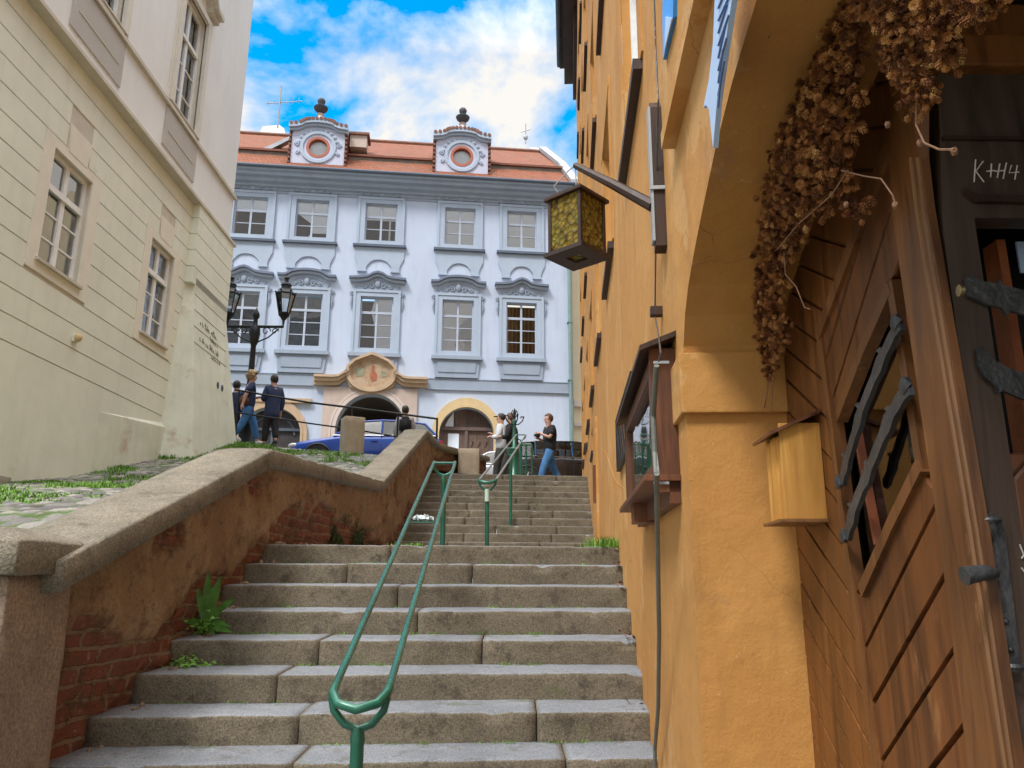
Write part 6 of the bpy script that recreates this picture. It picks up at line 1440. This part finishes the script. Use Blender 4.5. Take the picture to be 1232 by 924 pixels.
    for e in extras:
        if e=='backpack' or e=='bag':
            g=bmesh.new(); bmesh.ops.create_cube(g,size=1); bmesh.ops.bevel(g,geom=g.edges[:],offset=.2,segments=3,affect='EDGES')
            c,r=((0,-.20,1.22),(.30,.18,.44)) if e=='backpack' else ((.16,-.14,1.0),(.10,.22,.24))
            for v in g.verts: v.co=V(((c[0]+v.co.x*r[0])*k,(c[1]+l*.3+v.co.y*r[1])*k,(c[2]+v.co.z*r[2])*k))
            for f in g.faces: f.smooth=True
            m=bpy.data.meshes.new(e); g.to_mesh(m); g.free(); m.materials.append(M['blackcloth'] if e=='backpack' else M['leatherbag']); 
            o=bpy.data.objects.new('backpack' if e=='backpack' else 'shoulder_bag',m); COL.objects.link(o); o.location=t.location; o.rotation_euler=t.rotation_euler
            tag(o,{'backpack':'dark backpack worn by the person behind the parapet peak','bag':'brown shoulder bag carried by the curly haired walker'}[e],'bag')
        if e=='camera':
            pR=V(S(J['palR']));pL=V(S(J['palL'])); c=(pR+pL)/2
            g=bmesh.new(); bmesh.ops.create_cube(g,size=1,matrix=Matrix.Translation(c)@Matrix.Diagonal((.13,.07,.09,1))); bmesh.ops.bevel(g,geom=g.edges[:],offset=.012,segments=2,affect='EDGES'); bmesh.ops.create_cone(g,segments=14,radius1=.035,radius2=.035,depth=.08,cap_ends=True,matrix=Matrix.Translation(c+V((0,.06,0)))@Matrix.Rotation(rad(90),4,'X'))
            m=bpy.data.meshes.new('camera_body'); g.to_mesh(m); g.free(); m.materials.append(M['shoedark']); o=bpy.data.objects.new('hand_camera',m); COL.objects.link(o); o.location=t.location; o.rotation_euler=t.rotation_euler; tag(o,'small black camera held by the man in jeans','camera')
    return t
M['leatherbag']=flat('brown_leather',(.12,.05,.03),.5)
DOWN=((.05,-.03,-.28),(.0,.06,-.24)); SWF=((.05,.10,-.26),(-.02,.16,-.18)); SWB=((.05,-.12,-.26),(.0,-.06,-.24)); BENT=((.06,.02,-.27),(-.12,.20,.04)); UPB=((.05,.08,-.25),(-.14,.16,.10))
GL='people on the street by the twin lantern lamp'; GR='people at the head of the steps'
person('person in dark blue half hidden behind the corner of the cream palace',285,459,18.6,1.70,-10,.12,(DOWN,DOWN),M['navy'],M['blackcloth'],M['hairdark'],'short',M['shoedark'],group=GL)
person('person with curly blond hair, dark top and bright blue jeans striding uphill',303,448,18.2,1.74,-62,.27,(BENT,SWB),M['navy'],M['denim'],M['hairblond'],'curly',M['shoewhite'],'short',group=GL,extras=('bag',))
person('person with short dark hair in a long navy hooded jacket and black trousers',331,452,18.0,1.72,40,.10,(BENT,DOWN),M['navy'],M['blackcloth'],M['hairdark'],'short',M['shoedark'],'coat',group=GL)
person('person in grey with a dark backpack behind the peak of the parapet wall',488,489,19.2,1.72,10,.12,(DOWN,DOWN),M['greycloth'],M['blackcloth'],M['hairdark'],'short',M['shoedark'],group=GR,extras=('backpack',))
person('person in white top and dark cap looking towards the left',604,498,18.6,1.74,75,.12,(BENT,UPB),M['whitecloth'],M['olive'],M['hairdark'],'cap',M['shoedark'],group=GR)
person('woman with long brown hair in a black jacket beside the ornamental post',617,498,18.0,1.66,70,.26,(BENT,BENT),M['blackcloth'],M['olive'],M['hairbrown'],'long',M['shoedark'],lean=4,group=GR)
person('man in black short sleeved shirt and blue jeans walking with a camera',661,499,19.2,1.84,110,.30,(UPB,BENT),M['blackcloth'],M['denim'],M['hairbrown'],'short',M['shoedark'],'short',group=GR,extras=('camera',))

# ------------------------------------------------------------------ cars
def car(name,label,paint,loc,rz,L=4.3,W=1.78,H=1.46,wagon=True,group='cars on the upper street'):
    t=thing(name,label,'car',loc,rz,group); Mt=ROOT[t['_r']]; f=lambda p:Mt@V(p)
    # x forward
    hl=L/2; st=[ # x, z of shoulder, half width, underside
     (hl,.52,.58,.30),(hl-.08,.66,.74,.22),(hl-.30,.76,.83,.18),(hl-.9,.86,.87,.18),(hl-1.35,.93,.885,.18),(hl-2.1,.94,.89,.18),(-hl+1.2,.96,.885,.18),(-hl+.5,.97,.86,.2),(-hl+.12,.93,.80,.24),(-hl,.80,.70,.34)]
    sW=W/1.78
    g=MB(f); vs=[];m=9
    for x,zs,hw,zu in st:
        hw*=sW
        half=[(hw*.86,zu),(hw*.98,zu+.14),(hw*1.0,(zu+zs)*.5),(hw*.985,zs-.10),(hw*.93,zs-.02),(hw*.80,zs+.015)]
        sec=half+[(0,zs+.04)]+[(-a,b) for a,b in reversed(half)]; m=len(sec); vs+=[(x,a,b) for a,b in sec]
    n=len(st); g.add(vs,[(i*m+j,(i+1)*m+j,(i+1)*m+(j+1)%m,i*m+(j+1)%m) for i in range(n-1) for j in range(m)]+[tuple(range(m)),tuple(range((n-1)*m,n*m))])
    body=g.build('body',paint,t,smooth=True)
    # greenhouse
    xr=-hl+(.15 if wagon else .75)
    gs=[(hl-1.20,.93,.76,.02),(hl-1.95,H-.05,.60,1),(hl-2.5,H,.60,1),(-hl+1.1,H-.01,.59,1),(xr+.35,H-.07,.57,1),(xr,.97,.70,.02)]
    zb=.93
    def gsec(x,zt,hw): return [(x,hw*sW,zt),(x,-hw*sW,zt)]
    roofL=[(gs[1][0],.60*sW,gs[1][1]),(gs[2][0],.60*sW,gs[2][1]),(gs[3][0],.59*sW,gs[3][1]),(gs[4][0],.57*sW,gs[4][1])]
    beltL=[(gs[0][0],.78*sW,.93),(gs[2][0],.82*sW,.95),(gs[3][0],.82*sW,.97),(xr,.72*sW,.98)]
    mir=lambda L:[(p[0],-p[1],p[2]) for p in L]
    g=MB(f); rL=roofL; rR=mir(roofL); c=[(p[0],0,p[2]+.035) for p in roofL]
    g.add(rL+c+rR,[(i,i+1,5+i,4+i) for i in range(3)]+[(4+i,5+i,9+i,8+i) for i in range(3)]); 
    for A,B in ((beltL,roofL),(mir(beltL),rR)):
        for (i,j) in ((0,0),(3,3)): g.tube([A[i],B[j]],.035,6,f)
        for i in range(3): g.tube([B[i],B[i+1]],.03,6,f)
        for k in (1,2):
            mA=V(A[k]); mB=V(B[k]); g.tube([mA,mB],.03,6,f)
    g.build('roof',paint,body,smooth=True)
    g=MB(f)
    for A,B in ((beltL,roofL),(mir(beltL),rR)):
        for i in range(3): g.add([A[i],A[i+1],B[i+1],B[i]],[(0,1,2,3)])
    A,B=beltL,mir(beltL); g.add([A[0],B[0],rR[0],rL[0]],[(0,1,2,3)]); g.add([A[3],B[3],rR[3],rL[3]],[(0,1,2,3)])
    g.build('window_glass',M['carglass'],body)
    g=MB(f); g.box((beltL[3][0]+.1,-.7*sW,.90),(beltL[0][0]-.1,.7*sW,.96)); 
    for sx in (hl-2.2,hl-3.0):
        for sy in (-.36,.36): g.box((sx,sy-.22,.9),(sx+.12,sy+.22,1.22),bev=.05)
    g.build('interior',M['blackcloth'],body)
    for sy in (-1,1):
        g=MB(f); 
        g.tube([(gs[0][0],.80*sy*sW,.945),(gs[2][0],.835*sy*sW,.96),(gs[3][0],.835*sy*sW,.98),(xr,.735*sy*sW,.99)],.012,5); g.build('belt_trim',M['chrome'],body)
        g=MB(f); 
        for x in (hl-1.45,hl-2.5,hl-3.35): g.tube([(x,.893*sy*sW,.25),(x,.895*sy*sW,.6),(x,.85*sy*sW,.93)],.006,4)
        g.build('door_gap',M['shoedark'],body)
        g=MB(f)
        for x in (hl-2.3,hl-3.2): g.box((x-.1,.885*sy*sW-.01,.78),(x+.08,.885*sy*sW+.025,.81),bev=.008)
        g.build('door_handle',paint,body)
        g=MB(f); g.ball((hl-1.5,sy*.95*sW,1.0),(.09,.12,.075),f,2); g.build('mirror',paint,body,smooth=True)
        g=MB(f); g.ball((hl-.16,sy*.62*sW,.66),(.17,.17,.08),f,2); g.build('headlight',M['lamp'],body,smooth=True)
        g=MB(f); g.box((-hl-.005,sy*.62*sW-.1,.72),(-hl+.12,sy*.62*sW+.12,.88),bev=.03); g.build('tail_light',M['tail'],body)
        for xw in (hl-.82,-hl+.82):
            g=MB(f); R_=.315; yo=sy*.80*sW
            def ringp(r,y,n=24): return [(xw+r*math.cos(2*math.pi*i/n),y,.32+r*math.sin(2*math.pi*i/n)) for i in range(n)]
            n=24; secs=[ringp(.19,yo+sy*.10),ringp(.27,yo+sy*.112),ringp(.31,yo+sy*.10),ringp(.32,yo+sy*.03),ringp(.32,yo-sy*.1)]
            g.add([p for s_ in secs for p in s_],[(a*n+i,a*n+(i+1)%n,(a+1)*n+(i+1)%n,(a+1)*n+i) for a in range(4) for i in range(n)]); wh=g.build('wheel',M['tyre'],t,smooth=True)
            g=MB(f); 
            for i in range(5):
                a=2*math.pi*i/5; g.tube([(xw,yo+sy*.10,.32),(xw+.185*math.cos(a),yo+sy*.09,.32+.185*math.sin(a))],[.035,.022],6)
            g.tube([*ringp(.19,yo+sy*.095),ringp(.19,yo+sy*.095)[0]],.014,5,caps=False); g.add([(xw,yo+sy*.05,.32)]+ringp(.19,yo+sy*.05),[(0,i+1,(i+1)%24+1) for i in range(24)]); g.build('rim',M['rim'],wh)
            g=MB(f); arc_=[(xw+.37*math.cos(rad(q)),sy*.893*sW,.32+.37*math.sin(rad(q))) for q in range(-15,196,12)]; g.tube(arc_,.028,6); g.add([(xw,sy*.892*sW,.32)]+[(xw+.36*math.cos(rad(q)),sy*.892*sW,.32+.36*math.sin(rad(q))) for q in range(-25,206,11)],[(0,i,i+1) for i in range(1,21)]); g.build('wheel_arch',M['shoedark'],body)
    g=MB(f); g.box((hl-.06,-.40,.36),(hl+.012,.40,.52),bev=.02); g.build('grille',M['shoedark'],body)
    return t
def place_car(name,label,paint,x,Y,rz,**k):
    X=onY(x,540,Y).x; car(name,label,paint,(X,Y,plaza_z(X,Y)+.0),rz,**k)
car_slope=0
place_car('parked_car','bright blue estate car parked in front of the stone portal',M['carblue'],443,21.6,rad(180+5),L=4.15,H=1.42)
place_car('parked_car','black estate car behind the man in jeans at the right end of the street',M['carblack'],690,23.6,rad(5),L=4.7,H=1.46)
place_car('parked_car','silver car seen low behind the granite pillar and the handrail',M['carsilver'],592,26.0,rad(185),L=4.2,H=1.40)

# ------------------------------------------------------------------ weeds, leaves, small stuff
rk=random.Random(21)
def tuft(name,label,c,n,spread,h,mat=None,w=.004,cat='grass tuft',wall=0):
    g=MB(); c=V(c)
    for i in range(n):
        p=V((rk.gauss(0,spread[0]),rk.gauss(0,spread[1]),0)); blade(g,p,h*rk.uniform(.4,1.15),w*rk.uniform(.6,1.3),rk.uniform(.2,1.1),rk.uniform(0,6.3))
    o=g.build(name,mat or M['grass'],recalc=False); o.location=c; tag(o,label,cat); return o
c=onY(722,655,6.5); tuft('grass_tuft','bright green grass tuft growing against the ochre wall at the landing edge',(XR(6.45)-.11,6.42,ZA+.0),420,(.075,.09),.085)
o=tuft('grass_tuft','thin grass at the foot of the nearest handrail post on the landing',(-.80,6.35,ZA+.003),70,(.10,.03),.03)
def clover(name,label,c,n,sp,up=.0):
    g=MB()
    for i in range(n):
        p=V((rk.gauss(0,sp[0]),rk.gauss(0,sp[1]),abs(rk.gauss(0,sp[2])))); r=rk.uniform(.006,.013); nrm=V((rk.gauss(0,.5),rk.gauss(-.4,.5),1)).normalized(); x=nrm.orthogonal().normalized(); y=nrm.cross(x); a0=rk.random()*6
        for k in range(3):
            a=a0+k*2.09; d=x*math.cos(a)+y*math.sin(a); s=x*-math.sin(a)+y*math.cos(a)
            g.add([p,p+d*r*.7+s*r*.6,p+d*r*1.4,p+d*r*.7-s*r*.6],[(0,1,2,3)])
    o=g.build(name,M['clover'],recalc=False); o.location=c; tag(o,label,'plant'); return o
k5=5
def stepz(k): return ZA-k*R1
clover('clover_clump','small leaved green clump at the brick wall foot by the lower steps',(XL(4.5)+.09,YA-5*T1+.2,stepz(5)+.0),330,(.06,.07,.025))
clover('creeping_weed','creeping weeds in the wall joint below the broad leaved plant',(XL(4.9)+.05,YA-4*T1+.15,stepz(4)+.02),200,(.035,.09,.05))
# broad-leaved weed (dock) on the wall foot
bp_=V((XL(4.9)+.05,YA-3.85*T1+.08,stepz(4)+.07)); dk2=thing('dock_plant','broad leaved weed with long upright leaves rooted where the brick wall meets the steps','plant',bp_)
def longleaf(d,L,w,bend,roll=0):
    L*=1.3; w*=1.25; g=MB(); d=V(d).normalized(); side=d.cross(V((0,-1,.15))).normalized(); vs=[]; n=9
    for i in range(n+1):
        t=i/n; c=d*L*t+V((0,0,-bend*L*t*t)); ww=w*math.sin(math.pi*min(1,(.12+.88*t)))**.8*(1 if t<.98 else .1); fold=V((0,.3,.0))*ww*.5
        for k in (-1,0,1): vs.append(bp_+c+side*k*ww*(1+.12*math.sin(t*22+k))+ (V((0,.004,0)) if k==0 else V((0,0,0))))
    g.add(vs,[(i*3+j,i*3+j+1,(i+1)*3+j+1,(i+1)*3+j) for i in range(n) for j in range(2)]); g.build('leaf',M['leaf'],dk2,smooth='all',recalc=False)
for d,L,w,b in (((-.02,-.05,1),.25,.022,.0),((-.25,-.1,1),.20,.020,.1),((.22,-.1,.9),.26,.024,.1),((.6,-.15,.75),.24,.018,.25),((.10,-.1,1),.19,.018,.05),((.7,-.3,-.05),.17,.018,.1),((.35,-.4,-.1),.13,.017,.1),((-.3,-.3,.2),.12,.016,.3),((.15,-.5,.1),.14,.017,.3),((.8,-.1,.3),.14,.016,.4)): longleaf(d,L,w,b)
# dark moss at wall foot on landing
g=MB()
for i in range(2600):
    yy=rk.uniform(8.0,10.0); zz=abs(rk.gauss(0,.12)); 
    if mnoise.noise(V((yy*2,zz*4,3)))<-.05: continue
    blade(g,(XL(yy)+.0+rk.random()*.03,yy,ZA+.04+zz),rk.uniform(.02,.06),.006,rk.uniform(.2,.9),rk.uniform(-1.5,1.5))
o=g.build('wall_moss',M['darkweed'],recalc=False); o['kind']='stuff'
# tiny weeds in the joints of the steps
g=MB()
for i in range(130):
    k=rk.choice((1,2,3,4,5,6,7,7,8,8,5,4)); X0=rk.uniform(XL(4)+.1,XR(4)-.1); Yb=YA-(k-1)*T1+(X0+.5)*EDIR.y/EDIR.x
    for j in range(rk.randint(5,22)): blade(g,(X0+rk.gauss(0,.03),Yb-.012-rk.random()*.02,stepz(k)+.008),rk.uniform(.006,.022),.0022,rk.uniform(.2,1),rk.uniform(0,6.3))
o=g.build('joint_weeds',M['grass'],recalc=False); o['kind']='stuff'
# dry leaves at the foot of the ochre wall
g=MB()
for (k,n) in ((4,16),(1,6),(2,4),(0,4),(6,3)):
    for j in range(n):
        c=V((XR(YA-k*T1)-abs(rk.gauss(.03,.025)),YA-k*T1+rk.uniform(.08,.28),stepz(k)+.012+rk.random()*.03)); a=rk.random()*6; r=rk.uniform(.012,.026); x=V((math.cos(a),math.sin(a),rk.gauss(0,.4)))*r; y=V((-math.sin(a),math.cos(a),rk.gauss(0,.5)))*r*.7
        g.add([c-x,c+y,c+x*1.2,c-y],[(0,1,2,3)])
o=g.build('fallen_leaves',M['dead'],recalc=False); o['kind']='stuff'
# rubble at the foot of the wall
g=MB()
for i in range(60):
    yy=rk.uniform(3.4,7.5); k=math.ceil((YA-yy)/T1); z=floorz(yy); g.ball((XS(yy)+rk.uniform(.03,.10),yy,z+.005),tuple(rk.uniform(.008,.028) for _ in range(3)),ID,1)
for i,q in enumerate(g.v): g.v[i]=q+V((nz(q*40),nz(q*40+V((3,0,0))),0))*.006
o=g.build('rubble',M['sand'],recalc=False); o['kind']='stuff'
# dark kerb stone far left
mb=MB(); rough_box(mb,(-6.25,8.6,ramp_z(-6,9)-.1),(-6.0,9.35,ramp_z(-6,9)+.12),seg=.1); tag(mb.build('kerb_block',M['stone'],smooth=True),'small dark stone block at the foot of the cream palace by the left edge','kerb stone')
for o in bpy.data.objects:
    if '_r' in o: del o['_r']
